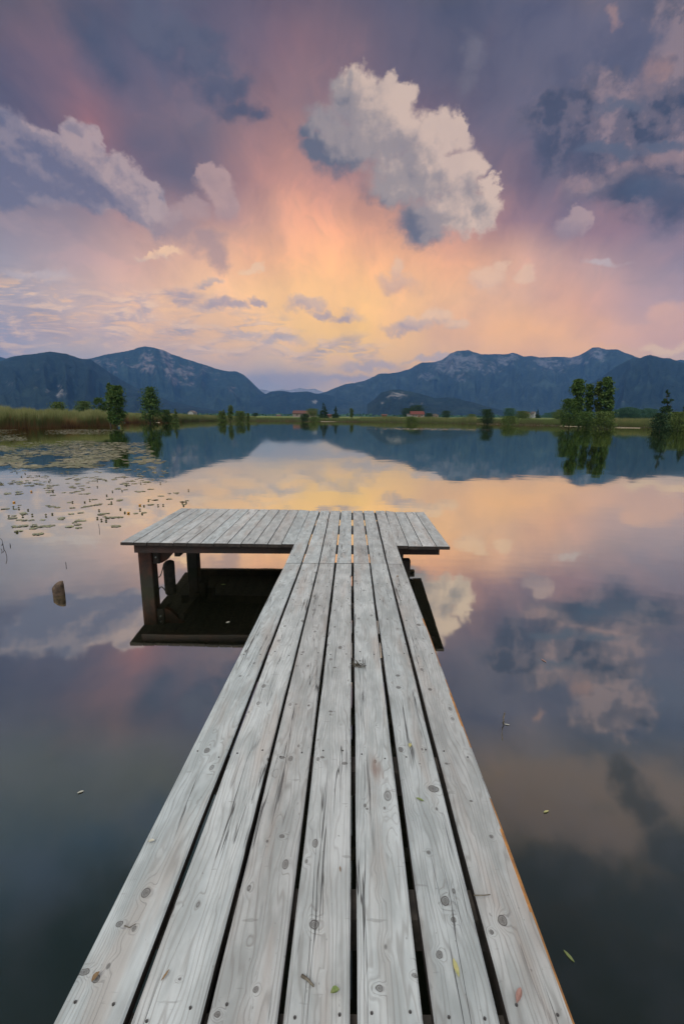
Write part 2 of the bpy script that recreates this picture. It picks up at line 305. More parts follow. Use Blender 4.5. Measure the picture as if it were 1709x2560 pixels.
def wood_top(name, tint=(1, 1, 1)):
    mt, n, p, o = mat(name)
    uv = n.n.new('ShaderNodeUVMap'); uv.uv_map = 'UVMap'; P = uv.outputs[0]
    warp = n.scale(n.vmath('SUBTRACT', n.noise(n.vmath('MULTIPLY', P, (3, 12, 0)), 1, 2, .5, 1), (.5, .5, .5)), .010)
    Pq = n.vmath('ADD', P, warp)
    def knots(sx, sy, r, keep, seed):
        v = n.n.new('ShaderNodeTexVoronoi'); v.feature = 'F1'
        n.put(v.inputs['Vector'], n.vmath('MULTIPLY_ADD', Pq, (sx, sy, 0), (seed, seed*1.7, 0))); v.inputs['Scale'].default_value = 1
        v.inputs['Randomness'].default_value = .95
        h = n.sep(v.outputs['Color'])
        sel = n.math('LESS_THAN', h[0], keep)
        rad = n.math('MULTIPLY_ADD', h[1], r*.8, r*.4)
        q = n.math('DIVIDE', v.outputs['Distance'], rad)         # 1 = rim of the knot
        return q, sel
    q1, s1 = knots(6.0, 11, .12, .10, 3.1)
    q2, s2 = knots(15, 26, .18, .30, 9.4)
    gp = n.vmath('ADD', n.n.new('ShaderNodeNewGeometry').outputs['Position'], n.scale(n.vmath('SUBTRACT', n.noise(n.vmath('MULTIPLY', P, (40, 60, 0)), 1, 2, .5, 1), (.5, .5, .5)), .006))
    q3 = None
    for x_, y_, a_, b_ in KN:
        c0_ = deck(x_, y_); rx_k = abs(deck(x_+a_, y_).x-c0_.x)*.78; ry_k = abs(deck(x_, y_-b_).y-c0_.y)*.78
        L_ = n.vmath('LENGTH', n.vmath('MULTIPLY_ADD', gp, (1/rx_k, 1/ry_k, 0), (-c0_.x/rx_k, -c0_.y/ry_k, 0)))
        q3 = L_ if q3 is None else n.math('MINIMUM', q3, L_)
    infl = n.math('ADD', n.math('MULTIPLY', n.sstep(q3, 3.4, .3), .8), n.math('MULTIPLY', n.sstep(q1, 5.0, .2), s1)); infl = n.math('ADD', infl, n.math('MULTIPLY', n.math('MULTIPLY', n.sstep(q2, 3.5, .3), s2), .5))
    px, py, _ = n.sep(P)
    low = n.noise(n.vmath('MULTIPLY', P, (.9, 7, 0)), 1, 3, .55)
    ph = n.math('ADD', n.math('MULTIPLY', py, 430), n.math('ADD', n.math('MULTIPLY', low, 95), n.math('MULTIPLY', infl, 17)))
    ring = n.math('MULTIPLY_ADD', n.math('SINE', ph), .5, .5)
    ring2 = n.math('MULTIPLY_ADD', n.math('SINE', n.math('MULTIPLY', ph, 2.7)), .5, .5)
    fib = n.noise(n.vmath('MULTIPLY', Pq, (7, 700, 0)), 1, 3, .6)
    grain = n.math('ADD', n.math('MULTIPLY', n.math('POWER', ring, 4.0), .36), n.math('ADD', n.math('MULTIPLY', ring2, .14), n.math('MULTIPLY', fib, .6)))
    mott = n.noise(n.vmath('MULTIPLY', P, (5, 16, 0)), 1, 4, .6)
    mott2 = n.noise(n.vmath('MULTIPLY_ADD', P, (1.3, 9, 0), (5, 3, 0)), 1, 4, .6)
    base = n.mix(n.sstep(mott, .36, .66), (.42, .435, .42), (.60, .61, .59))
    base = n.mix(n.sstep(mott2, .50, .70, 0, .65), base, (.46, .39, .34))
    base = n.mix(n.sstep(mott2, .44, .26, 0, .5), base, (.56, .60, .60))
    base = n.mix(n.sstep(grain, .36, .88, 0, .56), base, (.25, .23, .21))
    big = n.noise(n.vmath('MULTIPLY_ADD', P, (1.1, 3, 0), (2, 6, 0)), 1, 5, .65)
    base = n.mix(n.sstep(big, .50, .72, 0, .38), base, (.27, .27, .265))
    base = n.mix(n.sstep(big, .46, .30, 0, .35), base, (.74, .74, .72))
    # dark fissures along the grain
    cr = n.noise(n.vmath('MULTIPLY', Pq, (.9, 30, 0)), 1, 3, .5)
    cra = n.math('ABSOLUTE', n.math('SUBTRACT', cr, .5))
    msk = n.sstep(n.noise(n.vmath('MULTIPLY_ADD', P, (1.6, 14, 0), (7, 1, 0)), 1, 2, .5), .52, .62)
    crack = n.math('MULTIPLY', n.sstep(cra, .014, .003), msk)
    base = n.mix(n.math('MULTIPLY', crack, .88), base, (.06, .055, .05))
    # knots
    for q, s_, a in ((q1, s1, .7), (q2, s2, .8), (q3, 1.0, 1.0)):
        kn = n.math('MULTIPLY_ADD', n.math('SINE', n.math('MULTIPLY_ADD', q, 11, n.math('MULTIPLY', fib, 14))), .16, .84)
        body = n.math('MULTIPLY', n.math('MULTIPLY', n.sstep(q, 1.1, .45), s_), kn)
        rim = n.math('MULTIPLY', n.math('MULTIPLY', n.sstep(q, 1.25, 1.0), n.sstep(q, .72, .95)), s_)
        base = n.mix(n.math('MULTIPLY', body, a*.95), base, (.125, .115, .105))
        base = n.mix(n.math('MULTIPLY', rim, a), base, (.12, .11, .10))
    # cross scuffs and specks
    sp = n.noise(n.vmath('MULTIPLY', P, (60, 90, 0)), 1, 2, .5)
    base = n.mix(n.sstep(sp, .70, .76, 0, .5), base, (.16, .15, .14))
    sc_ = n.noise(n.vmath('MULTIPLY_ADD', P, (42, 9, 0), (3, 8, 0)), 1, 3, .55)
    base = n.mix(n.sstep(sc_, .665, .72, 0, .40), base, (.20, .19, .175))
    # one damp reddish stain (near plank) stored per vertex
    at = n.n.new('ShaderNodeAttribute'); at.attribute_name = 'stain'
    stn = n.math('MULTIPLY', n.sstep(n.math('ADD', at.outputs['Fac'], n.math('MULTIPLY', n.math('SUBTRACT', fib, .5), .9)), .15, .8), .8)
    base = n.mix(stn, base, (.27, .19, .155))
    oi = n.n.new('ShaderNodeObjectInfo').outputs['Random']
    hs = n.n.new('ShaderNodeHueSaturation'); n.put(hs.inputs['Color'], base); n.put(hs.inputs['Value'], n.sstep(oi, 0, 1, .94, 1.16, 'LINEAR'))
    c = n.mix(1.0, hs.outputs[0], n.mix(n.sstep(n.math('FRACT', n.math('MULTIPLY', oi, 7.3)), 0, 1, 0, 1, 'LINEAR'), (.97, .955, .935), (.91, .97, .98)), 'MULTIPLY')
    n.put(p.inputs['Base Color'], c)
    p.inputs['Roughness'].default_value = .58; p.inputs['Specular IOR Level'].default_value = .6
    h = n.math('SUBTRACT', n.math('MULTIPLY', grain, -.6), n.math('MULTIPLY', crack, 1.6))
    b = n.n.new('ShaderNodeBump'); b.inputs['Strength'].default_value = .7; b.inputs['Distance'].default_value = .003
    n.put(b.inputs['Height'], h); n.l.new(b.outputs[0], p.inputs['Normal'])
    return mt
M_TOP = wood_top('weathered_planks')
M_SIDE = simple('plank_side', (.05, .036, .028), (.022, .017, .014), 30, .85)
M_ORANGE = simple('fresh_edge', (.60, .27, .07), (.38, .17, .06), 40, .8)
M_BEAM = simple('brown_beam', (.075, .024, .012), (.028, .012, .008), 9, .8, .3)
M_FRONT = simple('stained_beam', (.045, .02, .014), (.02, .012, .01), 5, .8, .3)
M_DARKBEAM = simple('dark_beam', (.045, .03, .022), (.022, .017, .014), 9, .85, .3)
for mm_ in (M_BEAM, M_DARKBEAM):  # darkens the timber colour near the water, standing in for a dimmer reflection
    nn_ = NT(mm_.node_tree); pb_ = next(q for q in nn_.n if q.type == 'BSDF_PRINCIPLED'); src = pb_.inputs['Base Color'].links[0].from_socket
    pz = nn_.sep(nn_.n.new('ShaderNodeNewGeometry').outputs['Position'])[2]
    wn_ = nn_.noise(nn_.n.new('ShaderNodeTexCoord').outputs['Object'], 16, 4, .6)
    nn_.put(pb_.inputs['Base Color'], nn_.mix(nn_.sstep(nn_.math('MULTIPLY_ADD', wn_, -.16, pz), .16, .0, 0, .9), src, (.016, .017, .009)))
M_SCREW = simple('screw', (.07, .065, .06), None, 50, .5)
M_STEEL = simple('bolt_steel', (.35, .35, .34), None, 50, .35)
M_STUMP = simple('old_pole', (.17, .11, .07), (.06, .04, .028), 14, .9, .6)
M_ROPE = simple('rope_mat', (.03, .028, .025), None, 30, .9)

# ------------------------------------------------------------------ mesh helpers
def link(name, verts, faces, mats, parent=None, mi=None, smooth=False, uvs=None):
    me = bpy.data.meshes.new(name)
    off = parent.location if parent is not None else Vector((0, 0, 0))
    me.from_pydata([tuple(Vector(v)-off) for v in verts], [], faces)
    if not isinstance(mats, (list, tuple)): mats = [mats]
    for x in mats: me.materials.append(x)
    if mi: me.polygons.foreach_set('material_index', mi)
    if smooth: me.polygons.foreach_set('use_smooth', [True]*len(faces))
    if uvs:
        ul = me.uv_layers.new(name='UVMap')
        for lp in me.loops: ul.data[lp.index].uv = uvs[lp.vertex_index]
    me.update()
    o = bpy.data.objects.new(name, me); COL.objects.link(o)
    if parent is not None: o.parent = parent
    return o
def empty(name, loc):
    o = bpy.data.objects.new(name, None); COL.objects.link(o); o.location = loc; o.empty_display_size = .1
    return o
def tag(o, label=None, cat=None, group=None, kind=None):
    if label: o['label'] = label
    if cat: o['category'] = cat
    if group: o['group'] = group
    if kind: o['kind'] = kind
    return o
class MB:
    def __init__(s): s.v = []; s.f = []; s.m = []
    def box(s, c, sx, sy, sz, mi=0, rot=None, bev=0.0):
        c = Vector(c); b = len(s.v)
        hx, hy, hz = sx/2, sy/2, sz/2
        if bev <= 0:
            for z in (-hz, hz):
                for x, y in ((-hx,-hy),(hx,-hy),(hx,hy),(-hx,hy)):
                    p = Vector((x, y, z)); s.v.append(c+(rot @ p if rot else p))
            q = [(0,3,2,1),(4,5,6,7),(0,1,5,4),(1,2,6,5),(2,3,7,6),(3,0,4,7)]
        else:
            g = bev
            ring = ((-hx+g,-hy),(hx-g,-hy),(hx,-hy+g),(hx,hy-g),(hx-g,hy),(-hx+g,hy),(-hx,hy-g),(-hx,-hy+g))
            for z in (-hz, hz):
                for x, y in ring:
                    p = Vector((x, y, z)); s.v.append(c+(rot @ p if rot else p))
            q = [tuple(range(7, -1, -1)), tuple(range(8, 16))]+[(i, (i+1) % 8, 8+(i+1) % 8, 8+i) for i in range(8)]
        for f in q: s.f.append(tuple(b+i for i in f)); s.m.append(mi)
    def tube(s, pts, rad, n=8, mi=0, cap=True):
        b = len(s.v); pts = [Vector(p) for p in pts]
        if not isinstance(rad, (list, tuple)): rad = [rad]*len(pts)
        for i, p in enumerate(pts):
            t = (pts[min(i+1, len(pts)-1)]-pts[max(i-1, 0)]).normalized()
            a = t.cross(Vector((0, 1, 0)) if abs(t.y) < .9 else Vector((1, 0, 0))).normalized(); c = t.cross(a)
            for k in range(n):
                an = 2*math.pi*k/n; s.v.append(p+(a*math.cos(an)+c*math.sin(an))*rad[i])
        for i in range(len(pts)-1):
            for k in range(n):
                s.f.append((b+i*n+k, b+i*n+(k+1) % n, b+(i+1)*n+(k+1) % n, b+(i+1)*n+k)); s.m.append(mi)
        if cap:
            s.f.append(tuple(b+k for k in range(n-1, -1, -1))); s.m.append(mi)
            e = b+(len(pts)-1)*n; s.f.append(tuple(e+k for k in range(n))); s.m.append(mi)
    def build(s, name, mats, parent=None, smooth=False): return link(name, s.v, s.f, mats, parent, s.m, smooth)

# ------------------------------------------------------------------ lake shore and terrain
SHORE_PX = [(-260,1084),(-120,1078),(0,1073.5),(100,1070.5),(200,1067),(280,1064),(296,1060.5),(312,1057.5),(380,1056.5),(450,1053.8),(560,1052.0),(640,1052.8),(760,1053.4),(860,1054.6),(1000,1056.2),
            (1100,1057.8),(1165,1059.5),(1230,1060.5),(1300,1062.6),(1400,1065),(1460,1066.6),(1540,1068),(1640,1070),(1709,1072),(1850,1078),(2000,1086)]
SH = []
for x, y in SHORE_PX:
    p = on_z(x, y, 0); SH.append((math.atan2(p.x, p.y), math.hypot(p.x, p.y)))
SH = [(-math.pi, 9.0), (R(-120), 14.0), (R(-80), 40.0)] + SH + [(R(80), 45.0), (R(120), 16.0), (math.pi, 9.0)]
def shore(a):
    for (a0, r0), (a1, r1) in zip(SH, SH[1:]):
        if a0 <= a <= a1:
            t = (a-a0)/(a1-a0); return r0+(r1-r0)*t
    return SH[0][1]
def land(d, a):
    "height of the land d metres behind the shore line"
    if d <= 0: return max(-1.6, d*.09-.05)
    h = .35*min(1, d/3)+.75*min(1, d/40)
    return h + 1.5*min(1, max(0, d-20)/260)+2.0*min(1, max(0, d-300)/3000)
AZ = [R(-180+k*4) for k in range(34)] + [R(-46+k*.35) for k in range(int(92/.35)+1)] + [R(48+k*4) for k in range(34)]
DS = [-8, -3, -1, 0, .8, 2, 3.5, 6, 10, 16, 25, 40, 60, 90, 130, 200, 300, 450, 700, 1100, 1800, 3000, 5000, 9000, 16000]
TS = [0.02, .3, .6, .85]
gv, gf = [(0, 0, -1.7)], []
for a in AZ:
    rs = shore(a)
    for t in TS: rr = (rs-8)*t; gv.append((math.sin(a)*rr, math.cos(a)*rr, -1.65))
    for dd in DS:
        rr = rs+dd; z = land(dd, a)
        if dd > 6: z += .25*noise.noise(Vector((math.sin(a)*rr*.05, math.cos(a)*rr*.05, 0)))*min(1, dd/60)
        gv.append((math.sin(a)*rr, math.cos(a)*rr, z))
nr = len(TS)+len(DS)
for i in range(len(AZ)):
    j = (i+1) % len(AZ)
    gf.append((0, 1+i*nr, 1+j*nr))
    for k in range(nr-1): gf.append((1+i*nr+k, 1+i*nr+k+1, 1+j*nr+k+1, 1+j*nr+k))
mt, n, p, o = mat('ground')
pos = n.n.new('ShaderNodeNewGeometry').outputs['Position']
gx, gy, gz = n.sep(pos)
g1 = n.noise(n.vmath('MULTIPLY', pos, (.02, .006, 0)), 1, 5, .6)
g2 = n.noise(pos, .6, 4, .6)
gc = n.mix(n.sstep(g1, .38, .62), (.11, .16, .030), (.17, .19, .045))
gc = n.mix(n.sstep(g2, .4, .7, 0, .4), gc, (.05, .06, .02))
gc = n.mix(n.sstep(gz, .32, .02), gc, (.10, .075, .05))
gc = n.mix(n.sstep(gz, -.1, -.6), gc, (.022, .024, .013))
n.put(p.inputs['Base Color'], gc); p.inputs['Roughness'].default_value = .95
GROUND = tag(link('ground', gv, gf, mt, smooth=True), kind='structure')

# water
mt, n, p, o = mat('lake_water')
mt.node_tree.nodes.remove(p)
pos = n.n.new('ShaderNodeNewGeometry').outputs['Position']
w1 = n.noise(n.vmath('MULTIPLY', pos, (.7, 1.0, 1)), .8, 3, .55)
w2 = n.noise(n.vmath('MULTIPLY', pos, (.03, .05, 1)), 1, 2, .5)
gx, gy, gz = n.sep(pos)
rip = n.noise(n.vmath('MULTIPLY', pos, (1.2, .5, 1)), 1, 3, .6)
bm = n.n.new('ShaderNodeBump'); bm.inputs['Strength'].default_value = 1.0; bm.inputs['Distance'].default_value = .0032
n.put(bm.inputs['Height'], w1)
# a breeze-ruffled streak on the far water
rc = on_z(1075, 1073)
rm = n.vmath('LENGTH', n.vmath('MULTIPLY_ADD', pos, (1/14, 1/9, 0), (-rc.x/14, -rc.y/9, 0)))
rmask = n.math('MULTIPLY', n.sstep(rm, 1.1, .3), n.sstep(rip, .45, .6))
lw = n.n.new('ShaderNodeLayerWeight'); lw.inputs[0].default_value = .5; n.l.new(bm.outputs[0], lw.inputs['Normal'])
refl = n.ramp(lw.outputs['Facing'], [(0, (.05,)*3), (.13, (.22,)*3), (.20, (.33,)*3), (.30, (.52,)*3), (.41, (.72,)*3), (.54, (.83,)*3), (.70, (.90,)*3), (1, (.95,)*3)])
gl = n.n.new('ShaderNodeBsdfGlossy'); gl.inputs['Color'].default_value = (.97, .99, .84, 1)
n.put(gl.inputs['Roughness'], n.sstep(rmask, 0, 1, .035, .22)); n.l.new(bm.outputs[0], gl.inputs['Normal'])
df = n.n.new('ShaderNodeBsdfDiffuse')
n.put(df.inputs['Color'], n.mix(n.sstep(n.noise(pos, .45, 4, .6), .35, .7), (.008, .011, .006), (.013, .016, .008)))
mx = n.n.new('ShaderNodeMixShader'); n.put(mx.inputs[0], refl); n.l.new(df.outputs[0], mx.inputs[1]); n.l.new(gl.outputs[0], mx.inputs[2])
n.l.new(mx.outputs[0], o.inputs[0])
wv, wf = [(0, 0, 0)], []
for a in AZ:
    rr = shore(a)+1.2; wv.append((math.sin(a)*rr, math.cos(a)*rr, 0))
for i in range(len(AZ)): wf.append((0, 1+i, 1+(i+1) % len(AZ)))
tag(link('lake_water', wv, wf, mt), kind='structure')

# ------------------------------------------------------------------ mountains
def mountain_mat(name, forest, rock, fs=.004):
    mt, n, p, o = mat(name)
    pos = n.n.new('ShaderNodeNewGeometry').outputs['Position']
    at = n.n.new('ShaderNodeAttribute'); at.attribute_name = 'rock'
    a1 = n.noise(pos, .0035, 7, .62); a2 = n.noise(n.vmath('MULTIPLY', pos, (1, 1, .6)), .011, 6, .65)
    f = n.math('ADD', at.outputs['Fac'], n.math('MULTIPLY', n.math('SUBTRACT', a2, .5), 3.0))
    f = n.math('ADD', f, n.math('MULTIPLY', n.math('SUBTRACT', a1, .5), 1.2))
    rk = n.mix(n.sstep(n.noise(n.vmath('MULTIPLY', pos, (1, 1, .2)), .02, 5, .65), .35, .65), rock, tuple(v*.55 for v in rock))
    fo = n.mix(n.sstep(n.noise(pos, .02, 6, .7), .35, .65), forest, tuple(v*.45 for v in forest))
    fo = n.mix(n.sstep(a1, .5, .7, 0, .6), fo, tuple(v*1.7 for v in forest))
    n.put(p.inputs['Base Color'], n.mix(n.sstep(f, .50, 1.0, 0, .8), fo, rk)); p.inputs['Roughness'].default_value = .95
    p.inputs['Specular IOR Level'].default_value = .1
    b = n.n.new('ShaderNodeBump'); b.inputs['Strength'].default_value = .6; b.inputs['Distance'].default_value = 22
    n.put(b.inputs['Height'], n.math('ADD', a2, n.math('MULTIPLY', n.noise(pos, .03, 5, .7), .5))); n.l.new(b.outputs[0], p.inputs['Normal'])
    return mt
def mountain(name, pts, dist, width, mt, rocks, seed, jag=1.0, nu=420, ntt=56, foot=0.0):
    """pts: skyline in survey px; rocks: [(x,y,rx,ry,strength)] bare patches in survey px on this face"""
    x0, x1 = pts[0][0], pts[-1][0]
    V, F, RK = [], [], []
    for i in range(nu+1):
        x = x0+(x1-x0)*i/nu
        for (xa, ya), (xb, yb) in zip(pts, pts[1:]):
            if xa <= x <= xb:
                t = (x-xa)/(xb-xa) if xb > xa else 0; y = ya+(yb-ya)*t; break
        y += jag*(noise.fractal(Vector((x*.03, seed, 0)), 1, 2, 5)*1.7+noise.noise(Vector((x*.5, seed, 3)))*.45)
        dr = ray(x, y); az = math.atan2(dr.x, dr.y); el = math.atan2(dr.z, math.hypot(dr.x, dr.y))
        dloc = dist*(1+.05*noise.noise(Vector((x*.004, seed, 7))))/math.cos(az)**.3
        H = max(8, CAM_H+dloc*math.tan(el))
        for j in range(-6, ntt+1):
            if j < 0: tt = j/6; r = dloc-tt*width*.7; z = H*(1+tt)**1.0
            else:
                tt = j/ntt; r = dloc-tt*width
                g = math.cos(0)*(1-tt)**1.12
                z = H*g
                env = math.sin(math.pi*min(1, tt*1.0))**.8
                P = Vector((az*26, tt*2.2+.3*noise.noise(Vector((az*8, seed, 1))), seed))
                rg = 1-abs(noise.noise(Vector((P.x, P.y*.55, seed))))*2
                rg2 = 1-abs(noise.noise(Vector((P.x*2.7, P.y*1.6, seed+5))))*2
                fr = noise.fractal(Vector((P.x*3, P.y*4, seed)), .9, 2.1, 6)
                z += env*H*(.16*(rg-.6)+.07*(rg2-.6)+.05*fr)
                r += env*width*.05*fr
            if j > 2:   # never rise above the crest as seen from the lake
                lim = CAM_H+r*math.tan(el)*(1-.02*tt); z = min(z, lim)
            z = max(z, foot-2) if j >= 0 else max(z, -5)
            V.append((math.sin(az)*r, math.cos(az)*r, z))
            rkv = 0
            if j >= 0:
                el2 = (z-CAM_H)/r; base_el = math.tan(el)
                # survey y of this vertex
                q = Vector((math.sin(az)*r, math.cos(az)*r, z-CAM_H)); dep = q.dot(c_f)
                X = CX+FPX*q.dot(c_r)/dep; Y = CY-FPX*q.dot(c_u)/dep
                for (rx_, ry_, ax, ay, s) in rocks:
                    dd = math.hypot((X-rx_)/ax, (Y-ry_)/ay)
                    rkv = max(rkv, s*max(0, min(1, 1.35-.75*dd)))
            RK.append(rkv)
    nj = ntt+7
    for i in range(nu):
        for j in range(nj-1): F.append((i*nj+j, i*nj+j+1, (i+1)*nj+j+1, (i+1)*nj+j))
    ob = link(name, V, F, mt, smooth=True)
    a = ob.data.attributes.new('rock', 'FLOAT', 'POINT'); a.data.foreach_set('value', RK)
    return tag(ob, kind='structure')
def z1(*l): return [(x*.38265, 850+y*.38265) for x, y in l]
def z2(*l): return [(550+x*.38265, 850+y*.38265) for x, y in l]
def z3(*l): return [(1109+x*.38265, 850+y*.38265) for x, y in l]
def zr(ox, l): return [(ox+x*.38265, 850+y*.38265, rx*.38265, ry*.38265, s) for x, y, rx, ry, s in l]
M_MTN = mountain_mat('mountain_face', (.035, .055, .038), (.27, .22, .20))
M_MTN2 = mountain_mat('grey_mountain_face', (.040, .058, .045), (.22, .21, .215))
M_DARK = mountain_mat('dark_mountain_face', (.022, .036, .028), (.36, .33, .30))
M_SNOW = mountain_mat('snow_peaks', (.45, .42, .42), (.8, .78, .78))
mountain('far_snow_mountain', z2((80,352),(200,345),(270,322),(330,335),(400,322),(450,330),(520,312),(570,322),(620,318),(660,335),(700,352),(800,360)), 13500, 1500, M_SNOW, [], 3.1, .6, 160, 16)
mountain('far_left_mountain', [(-420,905),(-300,880),(-200,895),(-60,890)]+z1((0,108),(45,120),(120,135),(300,160)), 8800, 1800, M_DARK, [], 2.7, .8, 160, 30)
mountain('rocky_mountain', z1((380,170),(480,140),(600,122),(680,97),(760,85),(860,65),(900,48),(950,42),(1000,48),(1060,62),(1120,92),(1200,118),(1300,152),(1400,182),(1490,205))
         + z2((60,206),(110,206),(150,225),(190,260),(230,300),(270,335),(300,352),(360,380)), 8000, 2600, M_MTN,
         zr(0, [(960,150,55,70,.85),(1000,190,30,50,.7),(1085,110,35,60,.9),(1110,190,28,70,1.0),(1140,270,24,34,1.0),(1220,205,70,60,.72),(1330,200,60,40,.55),(1060,80,25,22,.9),(1210,280,90,25,.6),(700,165,80,40,.6),(640,150,40,30,.65),(730,205,40,22,.65),(830,130,20,60,.55),(900,190,60,24,.6),(1400,250,60,30,.5),(1520,320,50,25,.6),(880,300,40,30,.5),(800,160,30,30,.5),(1330,290,20,30,.5)]), 11.3, 1.0)
mountain('low_ridge', z2((200,375),(300,350),(330,335),(400,333),(460,342),(520,340),(570,338),(620,350),(680,352),(760,370),(900,400)), 6800, 1500, M_DARK, zr(550, [(620,405,14,16,1.0),(790,420,20,12,.5)]), 5.5, .7, 240, 30)
mountain('forest_mountain', [(-520,880),(-420,860),(-300,900),(-150,905),(-60,900)] + z1((0,138),(60,118),(150,96),(240,90),(330,76),(430,88),(480,104),(540,122),(600,128),(680,190),(760,240),(860,300),(980,350),(1120,400),(1300,440),(1500,470)), 5200, 2000, M_DARK,
         zr(0, [(400,330,30,45,.85),(385,360,20,22,.8),(310,335,22,14,.7),(235,315,20,14,.7),(230,200,40,20,.55),(70,290,40,20,.5),(480,110,40,14,.5),(330,160,14,14,.6)]), 21.7, 1.0)
mountain('grey_mountain', z2((560,380),(640,352),(700,335),(760,308),(820,287),(880,282),(940,265),(1000,240),(1040,222),(1160,212),(1230,190),(1320,148),(1400,142),(1450,128),(1500,90),(1545,72))
         + z3((110,72),(160,64),(200,78),(240,92),(300,92),(380,95),(420,90),(450,82),(480,92),(520,108),(570,104),(620,115),(700,112),(760,110),(830,113),(880,102),(930,75),(970,50),(1010,47),(1060,62),(1130,62),(1180,82),(1250,110),(1330,135),(1450,170),(1568,200),(1700,240)), 8200, 2600, M_MTN2,
         zr(550, [(1480,160,110,60,.8),(1350,235,90,25,.7),(930,290,30,12,.5)]) + zr(1109, [(60,150,110,70,.85),(180,140,90,60,.8),(280,180,90,50,.75),(380,130,80,50,.75),(450,110,40,30,.8),(120,240,70,30,.65),(700,160,120,40,.85),(600,140,60,30,.7),(860,130,90,40,.85),(1000,90,60,40,.85),(1020,115,30,20,.9),(760,190,50,22,.6)]), 31.9, 1.0, 520)
mountain('wooded_foothill', z2((960,420),(1010,385),(1050,345),(1120,325),(1170,322),(1240,335),(1300,350),(1400,380),(1480,375),(1568,385))+z3((60,380),(180,405),(300,440),(420,470)), 4200, 900, M_DARK,
         zr(550, [(1150,360,60,20,.62),(1060,410,14,12,.8),(1100,380,16,14,.6),(1270,420,30,12,.7),(1320,418,20,10,.7),(1180,385,20,14,.6)]), 41.3, .7, 220, 30)
mountain('wooded_ridge', z3((880,330),(960,280),(1040,235),(1120,175),(1180,140),(1240,118),(1275,118),(1310,105),(1345,95),(1380,106),(1420,117),(1470,118),(1510,132),(1568,150),(1700,160))+[(1850,880),(2100,905),(2300,880)], 5600, 2000, M_DARK, [], 51.1, 1.0)
mountain('right_far_mountain', z3((1480,140),(1540,130),(1600,132),(1720,120),(1850,150)), 8500, 1500, M_MTN2, [], 61.1, .6, 100, 20)

